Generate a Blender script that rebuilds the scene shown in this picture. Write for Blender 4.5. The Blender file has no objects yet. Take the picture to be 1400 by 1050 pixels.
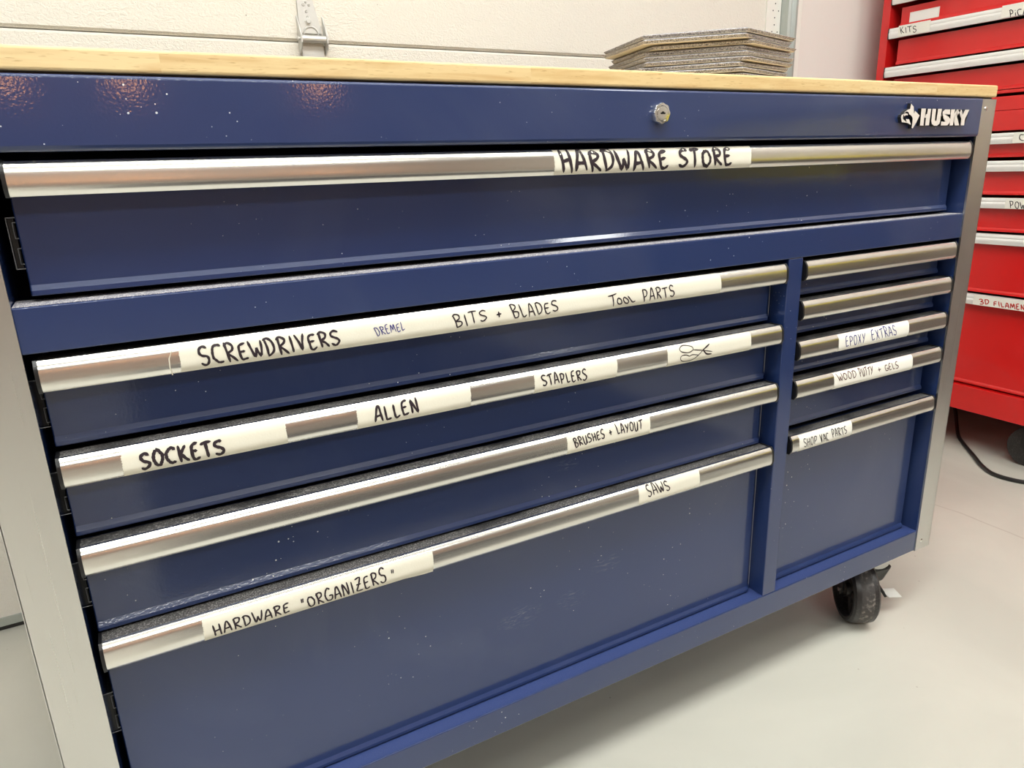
import bpy, bmesh, math, random
from mathutils import Vector, Matrix
random.seed(7)
S = 0.706          # metres per calibration unit
CH = 0.88          # camera height above the floor
YF = 0.706         # front plane of the blue tool chest
YD = 0.7295        # plane of the drawer faces
COL = bpy.context.scene.collection
def zu(z): return z * S + CH
def srgb(r, g, b):
    f = lambda c: (c / 255 / 12.92) if c / 255 <= 0.04045 else ((c / 255 + 0.055) / 1.055) ** 2.4
    return (f(r), f(g), f(b), 1)

# ---------------------------------------------------------------- materials
def new_mat(name):
    m = bpy.data.materials.new(name); m.use_nodes = True
    nt = m.node_tree; b = nt.nodes['Principled BSDF']
    return m, nt, b
def N(nt, typ, **kw):
    n = nt.nodes.new(typ)
    for k, v in kw.items():
        if k.startswith('i_'):
            key = k[2:]; key = int(key) if key.isdigit() else key.replace('_', ' ')
            n.inputs[key].default_value = v
        else: setattr(n, k, v)
    return n
def L(nt, a, b): nt.links.new(a, b)
def simple(name, col, rough=0.5, metal=0.0, coat=0.0, coat_r=0.1, spec=0.5, bump=0.0, bscale=300):
    m, nt, b = new_mat(name)
    b.inputs['Base Color'].default_value = col
    b.inputs['Roughness'].default_value = rough
    b.inputs['Metallic'].default_value = metal
    b.inputs['Coat Weight'].default_value = coat
    b.inputs['Coat Roughness'].default_value = coat_r
    b.inputs['Specular IOR Level'].default_value = spec
    tc = N(nt, 'ShaderNodeTexCoord'); no = N(nt, 'ShaderNodeTexNoise'); no.inputs['Scale'].default_value = bscale
    no.inputs['Detail'].default_value = 3
    L(nt, tc.outputs['Object'], no.inputs['Vector'])
    mx = N(nt, 'ShaderNodeMix', data_type='RGBA'); mx.inputs[0].default_value = 0.0
    mr = N(nt, 'ShaderNodeMapRange'); mr.inputs['To Min'].default_value = 0.0; mr.inputs['To Max'].default_value = 0.12
    L(nt, no.outputs['Fac'], mr.inputs['Value']); L(nt, mr.outputs[0], mx.inputs[0])
    mx.inputs[6].default_value = col; mx.inputs[7].default_value = tuple(c * 0.6 for c in col[:3]) + (1,)
    L(nt, mx.outputs[2], b.inputs['Base Color'])
    if bump:
        bp = N(nt, 'ShaderNodeBump'); bp.inputs['Strength'].default_value = bump; bp.inputs['Distance'].default_value = 0.001
        L(nt, no.outputs['Fac'], bp.inputs['Height']); L(nt, bp.outputs[0], b.inputs['Normal'])
        L(nt, bp.outputs[0], b.inputs['Coat Normal'])
    return m
def paint(name, col, specks=0.5, rough=0.38, coat=0.7, coat_r=0.12, peel=0.05, spots=()):
    """powder coated sheet steel: orange peel, fine white dust specks"""
    m, nt, b = new_mat(name)
    tc = N(nt, 'ShaderNodeTexCoord')
    v = N(nt, 'ShaderNodeTexVoronoi'); v.inputs['Scale'].default_value = 190
    L(nt, tc.outputs['Object'], v.inputs['Vector'])
    n1 = N(nt, 'ShaderNodeTexNoise'); n1.inputs['Scale'].default_value = 7; n1.inputs['Detail'].default_value = 2
    L(nt, tc.outputs['Object'], n1.inputs['Vector'])
    sep = N(nt, 'ShaderNodeSeparateColor'); L(nt, v.outputs['Color'], sep.inputs[0])
    # size of a speck: mostly nothing, a few cells get one
    r1 = N(nt, 'ShaderNodeMapRange'); r1.inputs['From Min'].default_value = 0.70; r1.inputs['From Max'].default_value = 1.0
    r1.inputs['To Min'].default_value = 0.0; r1.inputs['To Max'].default_value = 0.20
    L(nt, sep.outputs[0], r1.inputs['Value'])
    r2 = N(nt, 'ShaderNodeMapRange'); r2.inputs['From Min'].default_value = 0.40; r2.inputs['From Max'].default_value = 0.68
    L(nt, n1.outputs['Fac'], r2.inputs['Value'])
    mu = N(nt, 'ShaderNodeMath', operation='MULTIPLY'); L(nt, r1.outputs[0], mu.inputs[0]); L(nt, r2.outputs[0], mu.inputs[1])
    lt = N(nt, 'ShaderNodeMath', operation='LESS_THAN'); L(nt, v.outputs['Distance'], lt.inputs[0]); L(nt, mu.outputs[0], lt.inputs[1])
    # faint smudges
    n2 = N(nt, 'ShaderNodeTexNoise'); n2.inputs['Scale'].default_value = 3.2; n2.inputs['Detail'].default_value = 6; n2.inputs['Distortion'].default_value = 1.2
    L(nt, tc.outputs['Object'], n2.inputs['Vector'])
    r3 = N(nt, 'ShaderNodeMapRange'); r3.inputs['From Min'].default_value = 0.52; r3.inputs['From Max'].default_value = 0.8; r3.inputs['To Max'].default_value = 0.05
    L(nt, n2.outputs['Fac'], r3.inputs['Value'])
    m1 = N(nt, 'ShaderNodeMix', data_type='RGBA'); m1.inputs[6].default_value = col; m1.inputs[7].default_value = (0.45, 0.47, 0.5, 1)
    L(nt, r3.outputs[0], m1.inputs[0])
    m2 = N(nt, 'ShaderNodeMix', data_type='RGBA'); L(nt, m1.outputs[2], m2.inputs[6]); m2.inputs[7].default_value = (0.8, 0.82, 0.85, 1)
    ms = N(nt, 'ShaderNodeMath', operation='MULTIPLY'); L(nt, lt.outputs[0], ms.inputs[0]); ms.inputs[1].default_value = specks
    L(nt, ms.outputs[0], m2.inputs[0]); last = m2.outputs[2]
    if spots:      # hand smudges and scuffs: streaky marks inside small ellipses
        sx = N(nt, 'ShaderNodeSeparateXYZ'); L(nt, tc.outputs['Object'], sx.inputs[0])
        wv = N(nt, 'ShaderNodeTexNoise'); wv.inputs['Scale'].default_value = 1; wv.inputs['Detail'].default_value = 4; wv.inputs['Distortion'].default_value = 0.8
        mpw = N(nt, 'ShaderNodeMapping'); mpw.inputs['Rotation'].default_value = (0, 0.6, 0); mpw.inputs['Scale'].default_value = (90, 90, 480); L(nt, tc.outputs['Object'], mpw.inputs[0]); L(nt, mpw.outputs[0], wv.inputs['Vector'])
        wr = N(nt, 'ShaderNodeMapRange'); wr.inputs['From Min'].default_value = 0.52; wr.inputs['From Max'].default_value = 0.75; L(nt, wv.outputs['Fac'], wr.inputs['Value'])
        tot = None
        for cx, cz, rx, rz in spots:
            a = N(nt, 'ShaderNodeMath', operation='MULTIPLY_ADD'); L(nt, sx.outputs[0], a.inputs[0]); a.inputs[1].default_value = 1 / rx; a.inputs[2].default_value = -cx / rx
            c = N(nt, 'ShaderNodeMath', operation='MULTIPLY_ADD'); L(nt, sx.outputs[2], c.inputs[0]); c.inputs[1].default_value = 1 / rz; c.inputs[2].default_value = -cz / rz
            cb = N(nt, 'ShaderNodeCombineXYZ'); L(nt, a.outputs[0], cb.inputs[0]); L(nt, c.outputs[0], cb.inputs[1])
            ln = N(nt, 'ShaderNodeVectorMath', operation='LENGTH'); L(nt, cb.outputs[0], ln.inputs[0])
            mr = N(nt, 'ShaderNodeMapRange'); mr.inputs['From Min'].default_value = 1; mr.inputs['From Max'].default_value = 0.3; L(nt, ln.outputs['Value'], mr.inputs['Value'])
            if tot is None: tot = mr.outputs[0]
            else:
                q = N(nt, 'ShaderNodeMath', operation='MAXIMUM'); L(nt, tot, q.inputs[0]); L(nt, mr.outputs[0], q.inputs[1]); tot = q.outputs[0]
        k = N(nt, 'ShaderNodeMath', operation='MULTIPLY'); L(nt, tot, k.inputs[0]); L(nt, wr.outputs[0], k.inputs[1])
        k2 = N(nt, 'ShaderNodeMath', operation='MULTIPLY'); L(nt, k.outputs[0], k2.inputs[0]); k2.inputs[1].default_value = 0.20
        m3 = N(nt, 'ShaderNodeMix', data_type='RGBA'); L(nt, k2.outputs[0], m3.inputs[0]); L(nt, last, m3.inputs[6]); m3.inputs[7].default_value = (0.5, 0.5, 0.48, 1); last = m3.outputs[2]
    L(nt, last, b.inputs['Base Color']); b.inputs['Specular IOR Level'].default_value = 0.4
    b.inputs['Roughness'].default_value = rough; b.inputs['Coat Weight'].default_value = coat; b.inputs['Coat Roughness'].default_value = coat_r
    n3 = N(nt, 'ShaderNodeTexNoise'); n3.inputs['Scale'].default_value = 420; n3.inputs['Detail'].default_value = 1
    L(nt, tc.outputs['Object'], n3.inputs['Vector'])
    bp = N(nt, 'ShaderNodeBump'); bp.inputs['Strength'].default_value = peel; bp.inputs['Distance'].default_value = 0.001
    L(nt, n3.outputs['Fac'], bp.inputs['Height']); L(nt, bp.outputs[0], b.inputs['Normal']); L(nt, bp.outputs[0], b.inputs['Coat Normal'])
    return m
def dusty(name, base, dust, amount=0.5, rough=0.6, scale=900, patches=True):
    m, nt, b = new_mat(name)
    tc = N(nt, 'ShaderNodeTexCoord')
    n1 = N(nt, 'ShaderNodeTexNoise'); n1.inputs['Scale'].default_value = scale; n1.inputs['Detail'].default_value = 2
    n2 = N(nt, 'ShaderNodeTexNoise'); n2.inputs['Scale'].default_value = 14; n2.inputs['Detail'].default_value = 4
    L(nt, tc.outputs['Object'], n1.inputs['Vector']); L(nt, tc.outputs['Object'], n2.inputs['Vector'])
    r1 = N(nt, 'ShaderNodeMapRange'); r1.inputs['From Min'].default_value = 0.50; r1.inputs['From Max'].default_value = 0.70
    L(nt, n1.outputs['Fac'], r1.inputs['Value'])
    r2 = N(nt, 'ShaderNodeMapRange'); r2.inputs['From Min'].default_value = 0.36; r2.inputs['From Max'].default_value = 0.5
    r2.inputs['To Min'].default_value = amount * (0.15 if patches else 1); r2.inputs['To Max'].default_value = amount
    L(nt, n2.outputs['Fac'], r2.inputs['Value'])
    ad = N(nt, 'ShaderNodeMath', operation='MULTIPLY_ADD'); L(nt, r1.outputs[0], ad.inputs[0]); ad.inputs[1].default_value = 0.9; ad.inputs[2].default_value = 0.12
    mu = N(nt, 'ShaderNodeMath', operation='MULTIPLY'); L(nt, ad.outputs[0], mu.inputs[0]); L(nt, r2.outputs[0], mu.inputs[1])
    mx = N(nt, 'ShaderNodeMix', data_type='RGBA'); mx.inputs[6].default_value = base; mx.inputs[7].default_value = dust
    L(nt, mu.outputs[0], mx.inputs[0]); L(nt, mx.outputs[2], b.inputs['Base Color'])
    b.inputs['Roughness'].default_value = rough
    return m
def steel(name, col=(0.78, 0.765, 0.73, 1), rough=0.2, axis='X', streak=0.06, aniso=0.0):
    m, nt, b = new_mat(name)
    tc = N(nt, 'ShaderNodeTexCoord'); mp = N(nt, 'ShaderNodeMapping')
    sc = {'X': (3, 900, 900), 'Z': (900, 900, 3)}[axis]
    mp.inputs['Scale'].default_value = sc
    no = N(nt, 'ShaderNodeTexNoise'); no.inputs['Scale'].default_value = 1; no.inputs['Detail'].default_value = 3
    L(nt, tc.outputs['Object'], mp.inputs[0]); L(nt, mp.outputs[0], no.inputs['Vector'])
    r = N(nt, 'ShaderNodeMapRange'); r.inputs['To Min'].default_value = rough - streak; r.inputs['To Max'].default_value = rough + streak
    L(nt, no.outputs['Fac'], r.inputs['Value']); L(nt, r.outputs[0], b.inputs['Roughness'])
    b.inputs['Base Color'].default_value = col; b.inputs['Metallic'].default_value = 1.0
    bp = N(nt, 'ShaderNodeBump'); bp.inputs['Strength'].default_value = 0.03; bp.inputs['Distance'].default_value = 0.0005
    L(nt, no.outputs['Fac'], bp.inputs['Height']); L(nt, bp.outputs[0], b.inputs['Normal'])
    return m

M = {}
M['blue'] = paint('navy_powder_coat', srgb(26, 47, 94), specks=0.75, coat=1.0, coat_r=0.07, rough=0.42, spots=[(.480, .299, .028, .017), (.400, .300, .040, .020), (.475, .504, .022, .009), (.541, .337, .03, .014), (.985, .905, .03, .012)])
M['blue_dusty'] = dusty('navy_ledge_with_dust', srgb(36, 54, 106), (0.50, 0.52, 0.58, 1), 0.10, 0.4, 1200, patches=False)
M['ledge_dust'] = dusty('sawdust_on_ledge', srgb(60, 66, 90), (0.66, 0.62, 0.60, 1), 1.6, 0.8, 900, patches=False)
M['red'] = paint('red_powder_coat', srgb(212, 22, 22), specks=0.0, rough=0.35, peel=0.02)
M['red_in'] = paint('red_frame_recess', srgb(196, 20, 20), specks=0.0)
M['black'] = simple('black_plastic', (0.008, 0.008, 0.009, 1), 0.35)
M['channel'] = dusty('dusty_black_channel', (0.012, 0.012, 0.014, 1), (0.80, 0.76, 0.72, 1), 0.42, 0.5, 620)
M['dark'] = simple('dark_drawer_body', (0.006, 0.007, 0.012, 1), 0.6)
M['slide'] = simple('black_slide_steel', (0.012, 0.012, 0.012, 1), 0.4)
M['slide_edge'] = simple('bare_slide_edge', (0.42, 0.42, 0.42, 1), 0.45, 0.3)
M['steel'] = steel('brushed_handle_steel', rough=0.25, axis='X', streak=0.05)
M['steel_v'] = steel('stainless_corner_trim', (0.66, 0.655, 0.64, 1), 0.30, 'Z', 0.07)
M['zinc'] = simple('zinc_plated_steel', (0.66, 0.66, 0.64, 1), 0.42, 0.55, bump=0.1, bscale=200)
M['chrome'] = simple('chrome_lock', (0.85, 0.84, 0.82, 1), 0.16, 1.0)
M['badge'] = simple('satin_badge_metal', (0.80, 0.74, 0.68, 1), 0.45, 0.1)
M['badge_dark'] = simple('badge_backing', (0.012, 0.012, 0.014, 1), 0.4)
M['tape'] = simple('cream_masking_tape', srgb(228, 224, 208), 0.75, bump=0.12, bscale=500)
M['tape_w'] = simple('white_paper_tape', srgb(240, 238, 228), 0.7, bump=0.08, bscale=500)
M['ink_b'] = simple('black_marker_ink', (0.018, 0.008, 0.014, 1), 0.6)
M['ink_u'] = simple('blue_pen_ink', (0.02, 0.02, 0.20, 1), 0.6)
M['ink_n'] = simple('brown_pen_ink', (0.09, 0.018, 0.016, 1), 0.6)
M['ink_r'] = simple('red_marker_ink', (0.55, 0.03, 0.015, 1), 0.6)
M['rubber'] = dusty('worn_black_rubber', (0.014, 0.012, 0.012, 1), (0.30, 0.27, 0.25, 1), 0.12, 0.38, 250)
M['tread'] = dusty('scuffed_wheel_tread', (0.03, 0.026, 0.025, 1), (0.5, 0.45, 0.4, 1), 0.40, 0.6, 160)
M['alu'] = simple('white_aluminium_pull', (0.88, 0.875, 0.85, 1), 0.3, 0.15)
M['galv'] = simple('galvanised_track', (0.50, 0.54, 0.52, 1), 0.35, 0.85, bump=0.15, bscale=90)
M['bench'] = simple('added_bench_dark', (0.05, 0.05, 0.055, 1), 0.5)
M['mat'] = simple('reflection_darkening_mat', (0.022, 0.022, 0.024, 1), 0.7, bump=0.3, bscale=120)
M['yellow'] = simple('yellow_plastic', (0.88, 0.74, 0.02, 1), 0.45)
M['cable'] = simple('black_cable_rubber', (0.012, 0.011, 0.011, 1), 0.35)
M['cream_board'] = simple('cream_backing_sheet', srgb(226, 216, 196), 0.8)
M['white_trim'] = simple('white_painted_trim', srgb(232, 230, 222), 0.5)
M['ceil'] = simple('ceiling_white', srgb(225, 222, 214), 0.9)
M['seal'] = simple('black_rubber_seal', (0.03, 0.028, 0.026, 1), 0.6)
M['lampbody'] = simple('lamp_housing_white', (0.75, 0.75, 0.73, 1), 0.5)

def mat_tread():
    """tyre tread: a paler scuffed band runs round the middle"""
    m = M['tread']; return m
def mat_wood():
    m, nt, b = new_mat('butcher_block_rubberwood')
    tc = N(nt, 'ShaderNodeTexCoord'); sp = N(nt, 'ShaderNodeSeparateXYZ'); L(nt, tc.outputs['Object'], sp.inputs[0])
    # strips along x, 45 mm deep, staggered finger joints
    ys = N(nt, 'ShaderNodeMath', operation='MULTIPLY'); L(nt, sp.outputs[1], ys.inputs[0]); ys.inputs[1].default_value = 1 / 0.045
    yf = N(nt, 'ShaderNodeMath', operation='FLOOR'); L(nt, ys.outputs[0], yf.inputs[0])
    off = N(nt, 'ShaderNodeMath', operation='MULTIPLY_ADD'); L(nt, yf.outputs[0], off.inputs[0]); off.inputs[1].default_value = 0.377
    xs = N(nt, 'ShaderNodeMath', operation='MULTIPLY'); L(nt, sp.outputs[0], xs.inputs[0]); xs.inputs[1].default_value = 1 / 0.178
    L(nt, xs.outputs[0], off.inputs[2])
    xf = N(nt, 'ShaderNodeMath', operation='FLOOR'); L(nt, off.outputs[0], xf.inputs[0])
    cb = N(nt, 'ShaderNodeCombineXYZ'); L(nt, xf.outputs[0], cb.inputs[0]); L(nt, yf.outputs[0], cb.inputs[1])
    wn = N(nt, 'ShaderNodeTexWhiteNoise', noise_dimensions='3D'); L(nt, cb.outputs[0], wn.inputs['Vector'])
    ramp = N(nt, 'ShaderNodeValToRGB'); e = ramp.color_ramp.elements
    e[0].color = srgb(222, 192, 136); e[1].color = srgb(233, 210, 162)
    L(nt, wn.outputs['Value'], ramp.inputs[0])
    mp = N(nt, 'ShaderNodeMapping'); mp.inputs['Scale'].default_value = (9, 120, 120)
    va = N(nt, 'ShaderNodeVectorMath', operation='ADD'); L(nt, tc.outputs['Object'], va.inputs[0])
    vs = N(nt, 'ShaderNodeVectorMath', operation='SCALE'); L(nt, wn.outputs['Color'], vs.inputs[0]); vs.inputs['Scale'].default_value = 0.6
    L(nt, vs.outputs[0], va.inputs[1]); L(nt, va.outputs[0], mp.inputs[0])
    g = N(nt, 'ShaderNodeTexNoise'); g.inputs['Scale'].default_value = 1.0; g.inputs['Detail'].default_value = 5; g.inputs['Distortion'].default_value = 0.7
    L(nt, mp.outputs[0], g.inputs['Vector'])
    gr = N(nt, 'ShaderNodeMapRange'); gr.inputs['From Min'].default_value = 0.45; gr.inputs['From Max'].default_value = 0.75; gr.inputs['To Max'].default_value = 0.55
    L(nt, g.outputs['Fac'], gr.inputs['Value'])
    mx = N(nt, 'ShaderNodeMix', data_type='RGBA'); L(nt, gr.outputs[0], mx.inputs[0]); L(nt, ramp.outputs[0], mx.inputs[6]); mx.inputs[7].default_value = srgb(190, 140, 76)
    mp2 = N(nt, 'ShaderNodeMapping'); mp2.inputs['Scale'].default_value = (70, 900, 700); L(nt, tc.outputs['Object'], mp2.inputs[0])
    g2 = N(nt, 'ShaderNodeTexNoise'); g2.inputs['Scale'].default_value = 1.0; g2.inputs['Detail'].default_value = 2; L(nt, mp2.outputs[0], g2.inputs['Vector'])
    gr2 = N(nt, 'ShaderNodeMapRange'); gr2.inputs['From Min'].default_value = 0.62; gr2.inputs['From Max'].default_value = 0.72; gr2.inputs['To Max'].default_value = 0.55
    L(nt, g2.outputs['Fac'], gr2.inputs['Value'])
    mx2 = N(nt, 'ShaderNodeMix', data_type='RGBA'); L(nt, gr2.outputs[0], mx2.inputs[0]); L(nt, mx.outputs[2], mx2.inputs[6]); mx2.inputs[7].default_value = srgb(165, 118, 62)
    L(nt, mx2.outputs[2], b.inputs['Base Color']); b.inputs['Roughness'].default_value = 0.5; b.inputs['Coat Weight'].default_value = 0.15
    return m
def mat_door():
    m, nt, b = new_mat('embossed_door_skin')
    tc = N(nt, 'ShaderNodeTexCoord')
    n0 = N(nt, 'ShaderNodeTexNoise'); n0.inputs['Scale'].default_value = 85; n0.inputs['Detail'].default_value = 3; n0.inputs['Distortion'].default_value = 1.8
    mp = N(nt, 'ShaderNodeMapping'); mp.inputs['Scale'].default_value = (1, 1, 1.7); mp.inputs['Rotation'].default_value = (0, 0.35, 0)
    L(nt, tc.outputs['Object'], mp.inputs[0]); L(nt, mp.outputs[0], n0.inputs['Vector'])
    bp = N(nt, 'ShaderNodeBump'); bp.inputs['Strength'].default_value = 0.55; bp.inputs['Distance'].default_value = 0.004
    L(nt, n0.outputs['Fac'], bp.inputs['Height']); L(nt, bp.outputs[0], b.inputs['Normal'])
    v = N(nt, 'ShaderNodeTexVoronoi'); v.inputs['Scale'].default_value = 22; L(nt, tc.outputs['Object'], v.inputs['Vector'])
    sp = N(nt, 'ShaderNodeSeparateColor'); L(nt, v.outputs['Color'], sp.inputs[0])
    r = N(nt, 'ShaderNodeMapRange'); r.inputs['From Min'].default_value = 0.75; r.inputs['From Max'].default_value = 1; r.inputs['To Max'].default_value = 0.055
    L(nt, sp.outputs[0], r.inputs['Value'])
    lt = N(nt, 'ShaderNodeMath', operation='LESS_THAN'); L(nt, v.outputs['Distance'], lt.inputs[0]); L(nt, r.outputs[0], lt.inputs[1])
    mx = N(nt, 'ShaderNodeMix', data_type='RGBA'); L(nt, lt.outputs[0], mx.inputs[0]); mx.inputs[6].default_value = srgb(224, 220, 210); mx.inputs[7].default_value = srgb(120, 112, 100)
    L(nt, mx.outputs[2], b.inputs['Base Color']); b.inputs['Roughness'].default_value = 0.45
    return m
def mat_wall(name, col, tex=0.1):
    m, nt, b = new_mat(name)
    tc = N(nt, 'ShaderNodeTexCoord'); n = N(nt, 'ShaderNodeTexNoise'); n.inputs['Scale'].default_value = 60; n.inputs['Detail'].default_value = 4
    L(nt, tc.outputs['Object'], n.inputs['Vector'])
    bp = N(nt, 'ShaderNodeBump'); bp.inputs['Strength'].default_value = tex; bp.inputs['Distance'].default_value = 0.003
    L(nt, n.outputs['Fac'], bp.inputs['Height']); L(nt, bp.outputs[0], b.inputs['Normal'])
    n2 = N(nt, 'ShaderNodeTexNoise'); n2.inputs['Scale'].default_value = 1.5; n2.inputs['Detail'].default_value = 3; L(nt, tc.outputs['Object'], n2.inputs['Vector'])
    mx = N(nt, 'ShaderNodeMix', data_type='RGBA'); mr = N(nt, 'ShaderNodeMapRange'); mr.inputs['To Max'].default_value = 0.12
    L(nt, n2.outputs['Fac'], mr.inputs['Value']); L(nt, mr.outputs[0], mx.inputs[0])
    mx.inputs[6].default_value = col; mx.inputs[7].default_value = tuple(c * 0.7 for c in col[:3]) + (1,)
    L(nt, mx.outputs[2], b.inputs['Base Color']); b.inputs['Roughness'].default_value = 0.85
    return m
def mat_floor():
    m, nt, b = new_mat('pale_epoxy_floor')
    tc = N(nt, 'ShaderNodeTexCoord')
    n1 = N(nt, 'ShaderNodeTexNoise'); n1.inputs['Scale'].default_value = 2.2; n1.inputs['Detail'].default_value = 5; n1.inputs['Distortion'].default_value = 0.8
    L(nt, tc.outputs['Object'], n1.inputs['Vector'])
    ramp = N(nt, 'ShaderNodeValToRGB'); e = ramp.color_ramp.elements
    e[0].position = 0.35; e[0].color = srgb(184, 183, 173); e[1].position = 0.7; e[1].color = srgb(200, 198, 187)
    L(nt, n1.outputs['Fac'], ramp.inputs[0])
    # little dirt specks
    v = N(nt, 'ShaderNodeTexVoronoi'); v.inputs['Scale'].default_value = 45; L(nt, tc.outputs['Object'], v.inputs['Vector'])
    sp = N(nt, 'ShaderNodeSeparateColor'); L(nt, v.outputs['Color'], sp.inputs[0])
    r = N(nt, 'ShaderNodeMapRange'); r.inputs['From Min'].default_value = 0.86; r.inputs['From Max'].default_value = 1; r.inputs['To Max'].default_value = 0.09
    L(nt, sp.outputs[0], r.inputs['Value'])
    lt = N(nt, 'ShaderNodeMath', operation='LESS_THAN'); L(nt, v.outputs['Distance'], lt.inputs[0]); L(nt, r.outputs[0], lt.inputs[1])
    lf = N(nt, 'ShaderNodeMath', operation='MULTIPLY'); L(nt, lt.outputs[0], lf.inputs[0]); lf.inputs[1].default_value = 0.5
    mx = N(nt, 'ShaderNodeMix', data_type='RGBA'); L(nt, lf.outputs[0], mx.inputs[0]); L(nt, ramp.outputs[0], mx.inputs[6]); mx.inputs[7].default_value = srgb(130, 122, 110)
    # control joint parallel to y at x = 1.775, slightly wavy and partly filled
    s = N(nt, 'ShaderNodeSeparateXYZ'); L(nt, tc.outputs['Object'], s.inputs[0])
    nw = N(nt, 'ShaderNodeTexNoise', noise_dimensions='1D'); nw.inputs['Scale'].default_value = 4; L(nt, s.outputs[1], nw.inputs['W'])
    wv = N(nt, 'ShaderNodeMath', operation='MULTIPLY_ADD'); L(nt, nw.outputs['Fac'], wv.inputs[0]); wv.inputs[1].default_value = 0.035; wv.inputs[2].default_value = -1.792
    ax = N(nt, 'ShaderNodeMath', operation='ADD'); L(nt, s.outputs[0], ax.inputs[0]); L(nt, wv.outputs[0], ax.inputs[1])
    ab = N(nt, 'ShaderNodeMath', operation='ABSOLUTE'); L(nt, ax.outputs[0], ab.inputs[0])
    jr = N(nt, 'ShaderNodeMapRange'); jr.inputs['From Min'].default_value = 0.0012; jr.inputs['From Max'].default_value = 0.004; jr.inputs['To Min'].default_value = 0.5; jr.inputs['To Max'].default_value = 0
    L(nt, ab.outputs[0], jr.inputs['Value'])
    nj = N(nt, 'ShaderNodeTexNoise'); nj.inputs['Scale'].default_value = 9; L(nt, tc.outputs['Object'], nj.inputs['Vector'])
    jm = N(nt, 'ShaderNodeMath', operation='MULTIPLY'); L(nt, jr.outputs[0], jm.inputs[0]); L(nt, nj.outputs['Fac'], jm.inputs[1])
    mx2 = N(nt, 'ShaderNodeMix', data_type='RGBA'); L(nt, jm.outputs[0], mx2.inputs[0]); L(nt, mx.outputs[2], mx2.inputs[6]); mx2.inputs[7].default_value = srgb(112, 92, 76)
    L(nt, mx2.outputs[2], b.inputs['Base Color'])
    b.inputs['Roughness'].default_value = 0.42; b.inputs['Coat Weight'].default_value = 0.25; b.inputs['Coat Roughness'].default_value = 0.25
    n3 = N(nt, 'ShaderNodeTexNoise'); n3.inputs['Scale'].default_value = 30; L(nt, tc.outputs['Object'], n3.inputs['Vector'])
    bp = N(nt, 'ShaderNodeBump'); bp.inputs['Strength'].default_value = 0.06; bp.inputs['Distance'].default_value = 0.002
    L(nt, n3.outputs['Fac'], bp.inputs['Height']); L(nt, bp.outputs[0], b.inputs['Normal'])
    return m
def mat_felt():
    m, nt, b = new_mat('grey_pressed_felt')
    tc = N(nt, 'ShaderNodeTexCoord'); n = N(nt, 'ShaderNodeTexNoise'); n.inputs['Scale'].default_value = 420; n.inputs['Detail'].default_value = 4
    L(nt, tc.outputs['Object'], n.inputs['Vector'])
    ramp = N(nt, 'ShaderNodeValToRGB'); e = ramp.color_ramp.elements
    e[0].position = 0.36; e[0].color = srgb(100, 98, 102); e[1].position = 0.64; e[1].color = srgb(204, 202, 206)
    L(nt, n.outputs['Fac'], ramp.inputs[0]); L(nt, ramp.outputs[0], b.inputs['Base Color']); b.inputs['Roughness'].default_value = 0.95
    bp = N(nt, 'ShaderNodeBump'); bp.inputs['Strength'].default_value = 0.5; bp.inputs['Distance'].default_value = 0.002
    L(nt, n.outputs['Fac'], bp.inputs['Height']); L(nt, bp.outputs[0], b.inputs['Normal'])
    return m
def mat_glow(name, col, strength):
    m, nt, b = new_mat(name)
    b.inputs['Base Color'].default_value = (0.8, 0.8, 0.8, 1)
    b.inputs['Emission Color'].default_value = col; b.inputs['Emission Strength'].default_value = strength
    return m
M['wood'] = mat_wood(); M['door'] = mat_door(); M['floor'] = mat_floor(); M['felt'] = mat_felt()
M['wall'] = mat_wall('cream_plaster', srgb(224, 218, 212)); M['wall_side'] = mat_wall('dull_cream_plaster', srgb(196, 189, 180)); M['wall_far'] = mat_wall('dark_warm_grey_plaster', srgb(158, 140, 130))

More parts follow.
